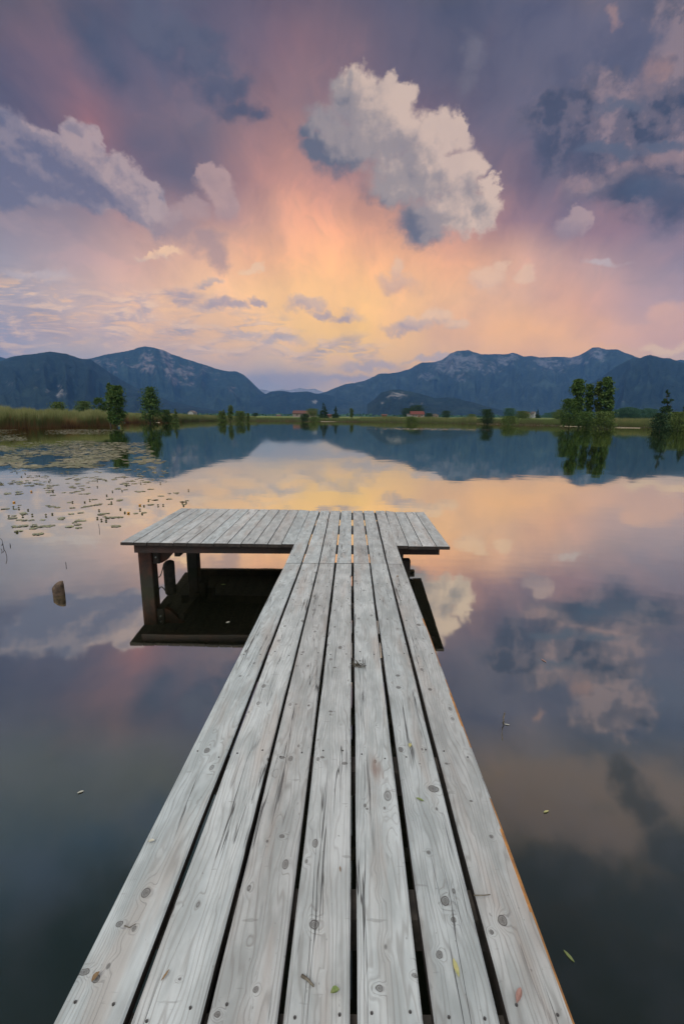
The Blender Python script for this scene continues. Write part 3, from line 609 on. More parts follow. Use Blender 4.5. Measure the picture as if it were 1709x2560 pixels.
# ------------------------------------------------------------------ jetty
jetty = empty('wooden_jetty', (0.1, 4.6, 0))
tag(jetty, 'weathered grey plank jetty with a wide T shaped platform at its far end', 'jetty')
JOISTS_PX = [1400, 1458, 1500, 1637, 1888, 2230]
def yl(y): return deck(880, y).y
pcount = [0]
SCREW_MESH = None
def plank(c0, c1, c2, c3, th=.034, right_mat=1, screws=(), name='plank', label=None, wob=.0012, stain=None):
    """corners on top: near-left c0, near-right c1, far-right c2, far-left c3"""
    pcount[0] += 1; k = pcount[0]
    rr = random.Random(k*13)
    L = (c3-c0).length; ns = max(3, int(L/.12))
    V, F, MI, UV, ST = [], [], [], [], []
    ch = .0045; cr_ = .007 if right_mat == 2 else ch
    u_off = k*3.37; v_off = (k*.731) % 5
    dzk = rr.uniform(-.0015, .0015)
    for i in range(ns+1):
        t = i/ns
        a = c0.lerp(c3, t); b = c1.lerp(c2, t); w = (b-a).length; e = (b-a)/w
        wa = wob*noise.noise(Vector((t*L*2.2, k, 0)))*2+ (.0006*noise.noise(Vector((t*L*18, k, 4)))); wb = wob*noise.noise(Vector((t*L*2.2, k, 9)))*2+(.0006*noise.noise(Vector((t*L*18, k, 5))))
        zz = dzk + .0015*noise.noise(Vector((t*L*1.1, k, 2)))
        nx = 6
        prof = [(0+wa, -th), (0+wa, -ch)]
        for q in range(nx+1):
            s = q/nx
            prof.append((wa+ch+(w-ch-cr_-wa+wb)*(s if q < nx-0 else 1)*(1 if right_mat != 2 or q != nx-1 else 1.16), 0))
        prof += [(w+wb, -cr_), (w+wb, -th)]
        for s, zc in prof:
            p_ = a+e*s; p_ = Vector((p_.x, p_.y, p_.z+zc+zz)); V.append(p_); UV.append((t*L+u_off, s+v_off))
            ST.append(max(0, 1-math.hypot((p_.x-stain[0].x)/stain[1], (p_.y-stain[0].y)/stain[2])) if stain else 0)
    m_ = len(prof)
    for i in range(ns):
        for j in range(m_-1):
            F.append((i*m_+j, (i)*m_+j+1, (i+1)*m_+j+1, (i+1)*m_+j))
            MI.append(1 if j == 0 else (2 if j == m_-2 else (2 if (right_mat == 2 and j in (m_-3, m_-4) and noise.noise(Vector((i*.35, 3, j))) > (-.25 if j == m_-3 else .12) and V[i*m_].y < 2.6) else 0)))
        F.append((i*m_+m_-1, i*m_, (i+1)*m_, (i+1)*m_+m_-1)); MI.append(1)
    F.append(tuple(reversed(range(m_)))); MI.append(1)
    F.append(tuple(ns*m_+j for j in range(m_))); MI.append(1)
    F = [tuple(reversed(f)) for f in F]
    # screws
    late = []
    for sy in screws:
        t = (sy-c0.y)/(c3.y-c0.y)
        if not .004 < t < .996: continue
        a = c0.lerp(c3, t); b = c1.lerp(c2, t)
        for s in (.2+rr.uniform(-.04, .04), .8+rr.uniform(-.04, .04)):
            p_ = a.lerp(b, s)+Vector((0, rr.uniform(-.026, .026), dzk+.0022)); bb = len(V)
            if L > 2.5: late.append(p_); continue
            for q in range(7):
                an = q*2*math.pi/7; V.append(p_+Vector((math.cos(an)*.0028, math.sin(an)*.0028, 0))); UV.append((0, 0)); ST.append(0)
            F.append(tuple(bb+q for q in range(7))); MI.append(3)
    ob = link(name, V, F, [M_TOP, M_SIDE, M_ORANGE if right_mat == 2 else M_SIDE, M_SCREW], jetty, MI, uvs=UV)
    at = ob.data.attributes.new('stain', 'FLOAT', 'POINT'); at.data.foreach_set('value', ST)
    if label: ob['label'] = label
    global SCREW_MESH
    for p_ in late:
        if SCREW_MESH is None:
            SCREW_MESH = bpy.data.meshes.new('screw'); SCREW_MESH.from_pydata([(math.cos(q*.785)*.003*w_, math.sin(q*.785)*.003*w_, z_) for w_, z_ in ((1, -.004), (1, 0), (.4, -.0008)) for q in range(8)], [],
                [(q, (q+1) % 8, 8+(q+1) % 8, 8+q) for q in range(8)]+[(8+q, 8+(q+1) % 8, 16+(q+1) % 8, 16+q) for q in range(8)]+[tuple(range(16, 24))])
            SCREW_MESH.materials.append(M_SCREW)
        so_ = bpy.data.objects.new('screw', SCREW_MESH); COL.objects.link(so_); so_.parent = ob; so_.location = p_-jetty.location
    return ob
E1560 = [(636.6,693),(699,757),(761.5,817),(823,877.7),(885,941),(947,1002.7),(1009,1063.8)]
E2560 = [(131.5,303),(324,500),(517,692),(707,875),(894,1059),(1084.5,1249),(1273,1440)]
BACK = [(774,797.5),(801,824),(826,850.5),(853,878.5),(882,906),(909,934),(938,961)]   # at y ~1277
def edge_line(xa, ya, xb, yb, ys):
    """a straight deck edge through two survey pixels, evaluated at forward distance ys"""
    A, B = deck(xa, ya), deck(xb, yb); t = (ys-A.y)/(B.y-A.y)
    return Vector((A.x+(B.x-A.x)*t, ys, PA+PB*ys))
NEAR_Y = -0.9
JY = deck(880, 1409).y
scr = [yl(y)+.01 for y in JOISTS_PX if y != 2230] + [yl(2540)]
stain_p = deck(941, 1924)
for i in range(7):
    jy = JY+.012*(i-3)/3*0
    L0 = lambda ys: edge_line(E1560[i][0], 1560, E2560[i][0], 2560, ys)
    R0 = lambda ys: edge_line(E1560[i][1], 1560, E2560[i][1], 2560, ys)
    lab = None
    if i == 6: lab = 'right hand outer walkway plank with an orange unweathered edge'
    if i == 4: lab = 'walkway plank with a reddish brown stain'
    plank(L0(NEAR_Y), R0(NEAR_Y), R0(jy-.0015), L0(jy-.0015), right_mat=2 if i == 6 else 1, screws=scr, label=lab,
          stain=(stain_p, .035, .09) if i == 4 else None)
    fb = deck(BACK[i][0], 1277); gb = deck(BACK[i][1], 1277)
    plank(L0(jy+.0015), R0(jy+.0015), gb, fb, screws=[yl(1390), yl(1345), yl(1300), yl(1284)])
# platform planks, left arm then right arm
def q4(x, y): return (250+x*.3189, 1230+y*.3189)
def q5(x, y): return (700+x*.3189, 1230+y*.3189)
fl = [q4(x, 393+(x-158)*.0125) for x in (158,262,365,470,573,680,785,890,997,1102,1208,1312,1420)] + [q4(1524, 410)]
bl = [q4(x, 128+(x-640)*.012) for x in (634,700,780,858,937,1017,1093,1172,1250,1330,1408,1482,1560)] + [(773.5, 1277)]
fr = [q5(x, 422+(x-905)*.014) for x in (905,1008,1116,1228,1333)]
br = [(962.5, 1277)] + [q5(x, 157) for x in (898,977,1057,1128)]
g = .0035
def arm(f, b):
    for (fa, fb_), (ba, bb) in zip(zip(f, f[1:]), zip(b, b[1:])):
        A, B, C_, D_ = deck(*fa), deck(*fb_), deck(*bb), deck(*ba)
        e = Vector((g, 0, 0)); j = rnd.uniform(-.006, .006)
        plank(A+e+Vector((0, j, 0)), B-e+Vector((0, j, 0)), C_-e+Vector((0, j*.5, 0)), D_+e+Vector((0, j*.5, 0)), screws=[A.y+.06, (A.y+D_.y)/2, D_.y-.06], name='plank', wob=.0008)
arm(fl, bl); arm(fr, br)
FL, FR, BL, BR = deck(*fl[0]), deck(*fr[-1]), deck(*bl[0]), deck(*br[-1])
def zdeck(y): return PA+PB*y
# beams below the platform (across), bearers (along), posts
def beam_x(y, x0, x1, h=.11, w=.07, mt=M_BEAM, name='beam'):
    b = MB(); b.box(((x0+x1)/2, y, zdeck(y)-.036-h/2), x1-x0, w, h, bev=0); return b.build(name, mt, jetty)
xl = on_plane(337, 1366, PA-.036, PB).x
xr = deck(700+1264*.3189, 1230+455*.3189).x
yf = FL.y+.055
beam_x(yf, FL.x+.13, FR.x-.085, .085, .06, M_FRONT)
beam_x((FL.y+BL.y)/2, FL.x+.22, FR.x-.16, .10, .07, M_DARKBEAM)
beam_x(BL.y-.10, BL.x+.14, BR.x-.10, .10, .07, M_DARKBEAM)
# joists of the walkway
for yp in JOISTS_PX + [2560]:
    yy = yl(yp); b = MB()
    lx = edge_line(E1560[0][0], 1560, E2560[0][0], 2560, yy).x+.05; rx = edge_line(E1560[6][1], 1560, E2560[6][1], 2560, yy).x-.05
    b.box(((lx+rx)/2, yy, zdeck(yy)-.038-.05), rx-lx, .075, .10)
    b.build('joist', simple('joist_wood', (.10, .085, .07), (.04, .035, .03), 12, .85), jetty)
for xx in (-.30, .42):
    b = MB(); y0, y1 = NEAR_Y, BL.y-.15
    b.v += [Vector((xx+sx*.04+y*.0205, y, zdeck(y)-.14-hh)) for y in (y0, y1) for sx, hh in ((-1, .13), (1, .13), (1, 0), (-1, 0))]
    b.f += [(0,1,2,3),(7,6,5,4),(0,4,5,1),(1,5,6,2),(2,6,7,3),(3,7,4,0)]; b.m += [0]*6
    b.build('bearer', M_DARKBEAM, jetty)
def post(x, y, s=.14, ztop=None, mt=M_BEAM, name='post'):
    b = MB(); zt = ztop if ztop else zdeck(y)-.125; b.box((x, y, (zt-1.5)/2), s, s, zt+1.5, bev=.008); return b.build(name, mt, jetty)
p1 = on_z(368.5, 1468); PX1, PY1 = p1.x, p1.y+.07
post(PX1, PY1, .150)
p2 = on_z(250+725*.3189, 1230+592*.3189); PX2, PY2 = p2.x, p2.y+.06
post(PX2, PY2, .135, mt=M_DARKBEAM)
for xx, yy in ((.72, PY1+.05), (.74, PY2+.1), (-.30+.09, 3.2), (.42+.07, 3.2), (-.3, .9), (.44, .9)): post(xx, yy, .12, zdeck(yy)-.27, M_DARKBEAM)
# side bearer bolted to the front post, with its bolts, diagonal brace
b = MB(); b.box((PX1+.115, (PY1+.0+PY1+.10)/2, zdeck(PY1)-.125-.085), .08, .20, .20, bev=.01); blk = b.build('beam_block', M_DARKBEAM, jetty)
for dzb in (.06, .13):
    b = MB(); b.tube([(PX1+.12, PY1-.045, zdeck(PY1)-.10-dzb), (PX1+.12, PY1-.068, zdeck(PY1)-.10-dzb)], .009, 8)
    bo = b.build('bolt', M_STEEL, jetty); bo.parent = blk
b = MB()
zt, zb = zdeck(PY1)-.122, zdeck(PY1)-.31
pr = [(PX1+.155, zt), (PX1+.36, zt), (PX1+.22, zb+.03), (PX1+.165, zb), (PX1+.155, zb)]
b.v += [Vector((x, PY1-.02+dy, z)) for dy in (0, .06) for x, z in pr]; nn = len(pr)
b.f += [tuple(range(nn)), tuple(range(2*nn-1, nn-1, -1))]+[(i, i+nn, (i+1) % nn+nn, (i+1) % nn) for i in range(nn)]; b.m += [0]*(nn+2)
b.build('diagonal_brace', M_BEAM, jetty)
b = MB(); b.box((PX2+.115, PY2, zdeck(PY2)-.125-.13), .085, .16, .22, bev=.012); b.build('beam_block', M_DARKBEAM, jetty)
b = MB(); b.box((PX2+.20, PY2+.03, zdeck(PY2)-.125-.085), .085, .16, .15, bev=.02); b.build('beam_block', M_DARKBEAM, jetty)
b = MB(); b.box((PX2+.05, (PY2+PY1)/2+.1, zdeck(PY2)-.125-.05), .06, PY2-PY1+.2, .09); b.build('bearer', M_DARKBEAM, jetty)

# mooring poles -----------------------------------------------------
def stump(name, x, y, r, h, cut, seed, label, group=None, mt=M_STUMP, lean=(0, 0)):
    V, F = [], []; n_ = 16
    hs = [-1.5, -.1, 0, h*.35, h*.7, h*.9]
    for k, z in enumerate(hs):
        for q in range(n_):
            an = 2*math.pi*q/n_
            rr = r*(1+.10*noise.noise(Vector((math.cos(an)*1.6, math.sin(an)*1.6, z*3+seed))))
            if k == len(hs)-1: rr *= .93
            zz = z if k < 4 else z+cut*math.cos(an-.6)*(1 if k == 5 else .4)
            V.append((x+math.cos(an)*rr+lean[0]*z, y+math.sin(an)*rr+lean[1]*z, zz))
    for k in range(len(hs)-1):
        for q in range(n_): F.append((k*n_+q, k*n_+(q+1) % n_, (k+1)*n_+(q+1) % n_, (k+1)*n_+q))
    b0 = (len(hs)-1)*n_; c0 = len(V)
    for q in range(n_):
        v = Vector(V[b0+q]); c = Vector((x+lean[0]*h, y+lean[1]*h, h)); v = v.lerp(c, .35); V.append((v.x, v.y, v.z+r*.16))
    for q in range(n_): F.append((b0+q, b0+(q+1) % n_, c0+(q+1) % n_, c0+q))
    V.append((x+lean[0]*h, y+lean[1]*h, h+r*.12)); e = len(V)-1
    for q in range(n_): F.append((c0+q, c0+(q+1) % n_, e))
    ob = link(name, V, F, mt, smooth=True); return tag(ob, label, 'mooring pole', group)
s1 = on_z(140, 1491); w_ = (on_z(153.7, 1491)-on_z(126.6, 1491)).length/2
stump('mooring_pole', s1.x, s1.y+w_, w_, .125, .03, 3, 'lone brown stump with a slanted top standing in open water', 'poles in the water', lean=(-.03, 0))
s2 = on_z(419, 1450); w2 = (on_z(433, 1450)-on_z(404.7, 1450)).length/2
stump('mooring_pole', s2.x, s2.y+w2, w2, .215, .01, 8, 'dark round topped stump beside the front post of the platform', 'poles in the water', simple('dark_pole', (.045, .036, .026), (.02, .018, .014), 14, .9, .6))
b = MB(); A = Vector((PX1+.075, PY1-.02, .14)); B = Vector((s2.x-w2*.9, s2.y+w2, .17))
b.tube([A.lerp(B, t)+Vector((0, 0, -.09*math.sin(math.pi*t)*1.0)) for t in [k/10 for k in range(11)]], .006, 6)
tag(b.build('mooring_rope', M_ROPE), 'thin dark rope slung between platform post and round topped stump', 'rope')

# ------------------------------------------------------------------ fallen leaves and twigs
def leafm(name, c1, c2): return simple(name, c1, c2, 60, .6)
LM = {'yellow': leafm('yellow_leaf', (.52, .46, .20), (.40, .40, .16)), 'green': leafm('green_leaf', (.16, .22, .06), (.24, .26, .10)),
      'pink': leafm('pink_leaf', (.42, .24, .20), (.34, .20, .16)), 'brown': leafm('brown_leaf', (.30, .19, .09), (.20, .13, .07)),
      'pale': leafm('pale_leaf', (.55, .52, .42), (.42, .40, .32)), 'twig': leafm('twig_bark', (.20, .17, .12), (.12, .10, .07))}
def leaf(pos, L, wd, ang, key, label, curl=.25, name='fallen_leaf', cat='leaf', group=None):
    L *= .58; wd *= .58
    V, F = [], []; ns = 9
    ca, sa = math.cos(ang), math.sin(ang)
    for i in range(ns+1):
        t = i/ns; w = wd*math.sin(math.pi*min(1, t*.96+.02))**.8*.5
        for s in (-1, -.5, 0, .5, 1):
            x, y = (t-.5)*L, s*w
            z = .002+abs(s)*w*curl+curl*L*.30*(t-.5)**2+.0005*math.sin(i*2.1)
            V.append((pos.x+x*ca-y*sa, pos.y+x*sa+y*ca, pos.z+z))
    for i in range(ns):
        for j in range(4): F.append((i*5+j, i*5+j+1, (i+1)*5+j+1, (i+1)*5+j))
    return tag(link(name, V, F, LM[key], smooth=True), label, cat, group)
def twig(pts, r, label, key='twig'):
    b = MB(); b.tube(pts, [r*(1-.5*i/len(pts)) for i in range(len(pts))], 6)
    return tag(b.build('twig', LM[key], smooth=True), label, 'twig')
GL = 'leaves fallen on the planks'
up = Vector((0, 0, .003))
leaf(deck(1139, 2423)+up, .060, .018, R(97), 'yellow', 'long pale yellow leaf lying on the second plank from the right', .15, group=GL)
leaf(deck(1295, 2495)+up, .055, .020, R(55), 'pink', 'pinkish brown curled leaf on the rightmost plank near the bottom', 1.1, group=GL)
leaf(deck(837, 2484)+up, .034, .022, R(20), 'green', 'curled pale green leaf on the middle plank beside a twig', 1.2, group=GL)
leaf(deck(379, 2107)+up, .032, .016, R(20), 'pale', 'small pale curled leaf at the left edge of the leftmost plank', .9, group=GL)
leaf(deck(240, 2447)+up, .034, .018, R(70), 'brown', 'brown curled leaf on a knot of the leftmost plank near the bottom', .9, group=GL)
leaf(deck(414, 2442)+up, .042, .008, R(66), 'brown', 'thin brown sliver on the second plank from the left', .3, group=GL)
leaf(deck(850, 2176)+up, .030, .006, R(95), 'brown', 'tiny brown sliver near the right edge of the middle plank', .3, group=GL)
leaf(deck(1049, 2002)+up, .048, .014, R(150), 'green', 'narrow olive leaf on the second plank from the right below a large knot', .4, group=GL)
leaf(deck(1024, 1867)+up, .040, .022, R(80), 'yellow', 'small crumpled yellow leaf on the second plank from the right near the stain', .9, group=GL)
leaf(deck(993, 1442)+up, .050, .030, R(60), 'brown', 'orange brown scrap on the right plank near the platform', .3, group=GL)
for x, y in ((950, 1512), (487, 2010), (730, 1618), (1010, 1700)): pass
t0 = deck(754, 2443); t1 = deck(784, 2470)
twig([t0+Vector((0, 0, .005)), t0.lerp(t1, .4)+Vector((.002, 0, .006)), t1+Vector((0, 0, .005))], .0035, 'short grey brown twig lying on the middle plank near the bottom')
t0 = deck(1193, 2243); t1 = deck(1224, 2240)
twig([t0+Vector((-.01, 0, .006)), t0.lerp(t1, .5)+Vector((0, -.003, .008)), t1+Vector((0, 0, .005))], .0015, 'hair thin reddish twig on the rightmost plank above its largest knot')
t0 = deck(235+80, 2315)
twig([deck(312, 2318)+up*1.5, deck(325, 2324)+up*2, deck(340, 2313)+up*1.5], .0013, 'curved hair thin twig on the leftmost plank')
b = MB(); c = deck(894, 1667); rr = random.Random(4)
for k in range(26):
    a = rr.uniform(0, 6.28); l = rr.uniform(.012, .045); q = c+Vector((rr.uniform(-.012, .012), rr.uniform(-.012, .012), .004))
    b.tube([q, q+Vector((math.cos(a)*l, math.sin(a)*l*.7, rr.uniform(.004, .016)))], .0015, 4)
tag(b.build('dried_weed', simple('dry_weed', (.07, .06, .04), None, 30, .9)), 'dark tuft of dried weed near the gap in the middle of the walkway', 'weed')
GW = 'leaves floating on the lake'
wz = Vector((0, 0, .001))
leaf(on_z(1364, 2030), .055, .018, R(20), 'yellow', 'yellowish leaf floating on dark water right of the walkway', .4, 'floating_leaf', group=GW)
leaf(on_z(1421, 2391), .075, .020, R(118), 'green', 'green willow leaf floating right of the walkway near the bottom', .1, 'floating_leaf', group=GW)
leaf(on_z(1358, 1652), .10, .022, R(110), 'pink', 'reddish leaf floating on the water above the floating twig', .2, 'floating_leaf', group=GW)
leaf(on_z(202, 1981), .05, .02, R(30), 'pale', 'small pale leaf floating left of the walkway', .5, 'floating_leaf', group=GW)
leaf(on_z(1266, 1812), .06, .016, R(-15), 'pale', 'white leaf caught beside the floating twig', .3, 'floating_leaf', group=GW)
leaf(on_z(570, 1556), .07, .03, R(30), 'pale', 'pale scrap floating in the dark reflection of the platform', .3, 'floating_leaf', group=GW)
leaf(on_z(558, 1461), .10, .03, R(5), 'green', 'grey green leaf floating below the back edge of the platform', .1, 'floating_leaf', group=GW)
twig([on_z(1150+x*.4512, 1500+y*.4512)+Vector((0, 0, z)) for x, y, z in ((243,648,.03),(236,668,.015),(240,688,.006),(233,710,.004),(229,740,.003),(233,776,.002))], .0045, 'thin dark twig floating on the water right of the walkway')

# ------------------------------------------------------------------ water lilies
M_PAD = simple('lily_pad_leaf', (.28, .27, .13), (.19, .20, .09), .9, .26, var=.25)
M_PADF = simple('lily_pad_field', (.32, .28, .16), (.15, .16, .07), .7, .45)
M_BUD = simple('lily_bud', (.10, .09, .03), None, 30, .5)
M_YEL = simple('lily_flower', (.75, .33, .03), None, 30, .5)
def pad_geo(b, x, y, r, rot, rr, nseg=12):
    i0 = len(b.v); tx, ty = rr.uniform(-.02, .02), rr.uniform(-.02, .02)
    b.v.append(Vector((x, y, .006)))
    for k in range(nseg+1):
        a = rot+.16+(2*math.pi-.32)*k/nseg; q = r*(1+.05*math.sin(3*a+rot))
        b.v.append(Vector((x+math.cos(a)*q, y+math.sin(a)*q*.92, .009+abs(math.cos(a)*tx+math.sin(a)*ty)*r+rr.uniform(-.007, .002))))
    for k in range(nseg): b.f.append((i0, i0+1+k, i0+2+k)); b.m.append(0)
def dens(sx, sy):
    """how thickly pads grow at survey pixel"""
    v = noise.noise(Vector((sx*.011, sy*.075, 1.5)))+.5*noise.noise(Vector((sx*.03, sy*.2, 4)))
    return v
rr = random.Random(21)
pads = []
clusters = [q for q in [(150,420,10,70),(380,395,20,60),(600,360,60,25),(640,378,60,12),(720,412,40,6),(470,425,60,8),(930,295,60,10),(920,385,50,6),(1090,400,50,8),(1330,433,70,12),(940,470,80,5),(540,490,30,6),(390,515,60,9),(530,538,40,5),(740,470,30,5),
      (90,545,60,7),(60,615,60,8),(180,580,40,6),(190,628,50,6),(270,655,40,6),(170,675,50,7),(330,688,80,7),(420,667,60,6),(170,715,60,8),(460,615,90,8),(440,633,60,5),(630,625,55,10),(600,650,50,8),(570,685,35,6),(820,575,70,6),(810,600,60,6),(940,605,80,6),
      (1080,580,60,6),(1150,510,40,6),(1310,517,50,5),(1430,478,40,5),(1430,492,20,4),(895,670,40,7),(715,730,40,5),(600,575,40,8),(150,790,40,6),(320,738,30,4),(690,533,30,4),(1220,470,50,4),(850,500,80,6),(1010,350,50,6),(190,335,80,10),(240,350,60,8),(120,330,60,8),(300,290,90,8),(60,425,60,6),(740,515,40,4),(1560,510,40,6),(1310,520,60,4)]]
for cx_, cyz, w, h in clusters:
    for k in range(max(2, int(w*h*.008)+1)):
        x = (cx_+rr.gauss(0, w*.8))*.3189; y = 1100+(cyz+rr.gauss(0, h*1.0))*.3189
        if y < 1175 or y > 1352: continue
        if y > 1262 and x > 400: continue
        if y > 1235 and rr.random() < .35: continue
        p = on_z(x, y); pads.append((p.x, p.y))
# a looser belt just before the dense field
while len(pads) < 300:
    x = rr.uniform(-60, 420); y = rr.uniform(1166, 1215)
    if dens(x, y) > .05-.1*(1200-y)/50: p = on_z(x, y); pads.append((p.x, p.y))
pads = pads[:300]
for k, (x, y) in enumerate(pads):
    b = MB(); r_ = rr.uniform(.05, .09) if k % 3 else rr.uniform(.035, .06)
    pad_geo(b, 0, 0, r_, rr.uniform(0, 6.28), rr)
    ob = b.build('lily_pad', M_PAD); ob.location = (x, y, 0)
    tag(ob, 'small yellow green lily pad among the loose pads on open water left of the jetty', 'lily pad', 'loose lily pads left of the jetty')
b = MB(); n_f = 0
for k in range(42000):
    y = 1074+(rr.random()**1.5)*96; x = rr.uniform(-330, 470)
    xe = 350+ (y-1100)*.9 if y > 1100 else 300
    if y < 1092: xe = 300-(y-1070)*2+ (60 if y < 1078 else 0)
    if x > xe+rr.uniform(-40, 15): continue
    if 1086 < y < 1106 and x > 60-(y-1090)*-1.0 and x > 30+(1106-y)*2: # clear lane of water
        if not (y > 1102 and x < 240): continue
    v = dens(x, y)*.75+rr.uniform(-.28, .28)
    th = -.10 if y < 1086 else (-.06 if y < 1158 else .12)
    if x > 300: th += .12
    if v < th: continue
    p = on_z(x, y)
    if math.hypot(p.x, p.y) > shore(math.atan2(p.x, p.y))-.4: continue
    pad_geo(b, p.x, p.y, rr.uniform(.07, .14), rr.uniform(0, 6.28), rr, 8); n_f += 1
    if n_f > 9000: break
b2 = b.build('lily_pad_field', M_PADF)
tag(b2, 'dense carpet of lily pads spreading over the water before the left reeds', 'lily pads', kind='stuff')
# yellow pond lily buds on short stalks
budp = [(135,258),(200,266),(170,290),(310,283),(395,315),(385,328),(12,345),(248,408),(112,492),(150,538),(108,532),(222,552),(180,598),(255,592),(72,603),(362,595),(412,584),(765,322),(832,318),(765,370),(883,407),(958,402),(838,438),(975,297),(993,358),(1105,343),(1258,343),
        (706,475),(666,490),(570,490),(778,555),(765,617),(797,632),(833,620),(833,637),(980,572),(1008,577),(1098,550),(945,546),(1115,580),(1098,515),(1130,520),(1165,476),(1240,516),(1280,514),(1430,492),(1440,516),(1460,493),(1478,397),(875,492),(135,725),(418,407)]
yellow = {(248,408),(112,492),(1008,577),(1098,515)}
for q in budp:
    p = on_z(q[0]*.3189, 1100+q[1]*.3189)
    e = empty('pond_lily', (p.x, p.y, 0)); h = rr.uniform(.004, .014)
    yy = q in yellow
    b = MB(); b.tube([(p.x, p.y, -.2), (p.x, p.y, h*.6), (p.x+rr.uniform(-.01, .01), p.y, h)], .004, 5); b.build('stalk', M_BUD, e)
    b = MB(); r_ = .030 if yy else .020
    b.tube([(p.x, p.y, h-.005), (p.x, p.y, h+.005), (p.x, p.y, h+.018), (p.x, p.y, h+.026)], [r_*.5, r_, r_*.9, r_*.35], 8)
    b.build('flower' if yy else 'bud', M_YEL if yy else M_BUD, e, True)
    tag(e, {(248,408): 'orange yellow pond lily flower, far left above the open water', (112,492): 'small yellow pond lily flower nearest the left edge of the photo', (1008,577): 'orange yellow pond lily flower closest to the jetty platform', (1098,515): 'tall stalked yellow pond lily flower just left of the platform'}[q] if yy
        else 'dark closed pond lily bud standing above the loose lily pads', 'water lily', 'pond lily buds' if not yy else 'pond lily flowers')
# thin water weeds at the far left
for lst, lab in (([(8,770,30,800),(20,815,40,850),(40,850,62,912),(30,810,28,840),(12,850,22,870)], 'sparse dark water weed stalks at the left edge of the lake'), ([(82,808,86,830),(84,820,80,835)], 'tiny weed tip poking out of the water near the left edge'), ([(519,955,521,985)], 'single thin stalk standing in the water between stump and lily pads'), ([(778,655,782,700)], 'single thin stalk beside the peach reflection left of the platform')):
    b = MB()
    for x0, y0, x1, y1 in lst:
        p = on_z(x1*.3189, 1100+y1*.3189); hgt = (y1-y0)*.3189/FPX*p.y
        b.tube([(p.x, p.y, -.1), (p.x-(x1-x0)*.3189/FPX*p.y*.5, p.y, hgt*.6), (p.x-(x1-x0)*.3189/FPX*p.y, p.y, hgt)], .004, 4)
    tag(b.build('water_weed', M_ROPE), lab, 'weed')

# ------------------------------------------------------------------ reeds
def reed_mat(name, stops):
    mt, n, p, o = mat(name)
    at = n.n.new('ShaderNodeAttribute'); at.attribute_name = 'tone'
    n.put(p.inputs['Base Color'], n.ramp(at.outputs['Fac'], stops)); p.inputs['Roughness'].default_value = .8
    return mt
RS = [(0, (.13, .055, .02)), (.22, (.26, .14, .05)), (.5, (.16, .15, .045)), (.75, (.13, .16, .04)), (1, (.24, .23, .085))]
M_REED = reed_mat('reed_blades', RS)
M_REEDG = reed_mat('green_reed_blades', [(0, (.09, .065, .025)), (.4, (.085, .105, .028)), (.8, (.12, .14, .036)), (1, (.20, .17, .06))])
M_GRASS = reed_mat('bank_grass_blades', [(0, (.10, .055, .025)), (.35, (.075, .07, .025)), (.8, (.08, .11, .022)), (1, (.10, .14, .03))])
def reeds(name, x0, x1, n_, d0, d1, hf, wd, mt, label, seed, cat='reeds', patch=.35):
    rr = random.Random(seed); V, F, T = [], [], []
    for k in range(n_):
        sx = rr.uniform(x0, x1); dr = ray(sx, 1050); az = math.atan2(dr.x, dr.y)
        dd = d0+(d1-d0)*rr.random(); r = shore(az)+dd
        x, y = math.sin(az)*r, math.cos(az)*r
        cl = .6*noise.noise(Vector((x*.25, y*.1, seed)))+.7*noise.noise(Vector((x*1.3, y*.35, seed+9)))
        h = hf(sx)*(1+.22*cl+rr.uniform(-.28, .16))
        if cl < -.35 and rr.random() < patch: h *= .6
        zb = max(land(dd, az), -.05)-.05
        b0 = len(V); lx, ly = rr.gauss(0, .10)*h, rr.gauss(0, .08)*h; w = wd*rr.uniform(.6, 1.3)
        V += [(x-w/2, y, zb), (x+w/2, y, zb), (x+lx*.45+w*.45, y+ly*.4, zb+h*.6), (x+lx*.45-w*.45, y+ly*.4, zb+h*.6), (x+lx, y+ly, zb+h)]
        F += [(b0, b0+1, b0+2, b0+3), (b0+3, b0+2, b0+4)]
        tb = .55*cl+rr.uniform(-.25, .25)
        T += [.12+tb*.5, .12+tb*.5, .55+tb, .55+tb, .85+tb]
    ob = link(name, V, F, mt); a = ob.data.attributes.new('tone', 'FLOAT', 'POINT'); a.data.foreach_set('value', T)
    return tag(ob, label, cat, kind='stuff')
reeds('reed_bed', -260, 292, 30000, -1.0, 9, lambda x: 2.35+.12*math.sin(x*.11)+.1*math.sin(x*.31)-(.35 if 170 < x < 215 else 0), .07, M_REED, 'tall golden green reeds lining the near left shore', 1)
reeds('reed_bed', 300, 455, 9000, -.5, 10, lambda x: 2.1, .09, M_REED, 'golden reeds on the left shore behind the tall tree', 2)
reeds('green_reed_bed', 405, 640, 10000, -1, 14, lambda x: 2.4-(x-405)*.004, .10, M_REEDG, 'dark green reeds on the left shore running towards the barn', 3)
reeds('shore_grass', 600, 930, 9000, -.5, 10, lambda x: 1.15, .10, M_GRASS, 'low brownish grass along the far shore before the barn', 4, 'grass')
reeds('shore_grass', 900, 1190, 9000, -.8, 12, lambda x: 1.7+.3*math.sin(x*.06), .09, M_REEDG, 'dark reedy grass along the middle far shore before the red roofed barn', 5, 'grass')
reeds('shore_grass', 1180, 1480, 9000, -.3, 16, lambda x: 1.3, .07, M_GRASS, 'green grass bank around the poplars on the right shore', 6, 'grass')
reeds('reed_bed', 1440, 2000, 14000, -.8, 12, lambda x: 1.7 if x < 1640 else 2.3, .05, M_REEDG, 'green reeds on the right shore beside the conifer', 7)
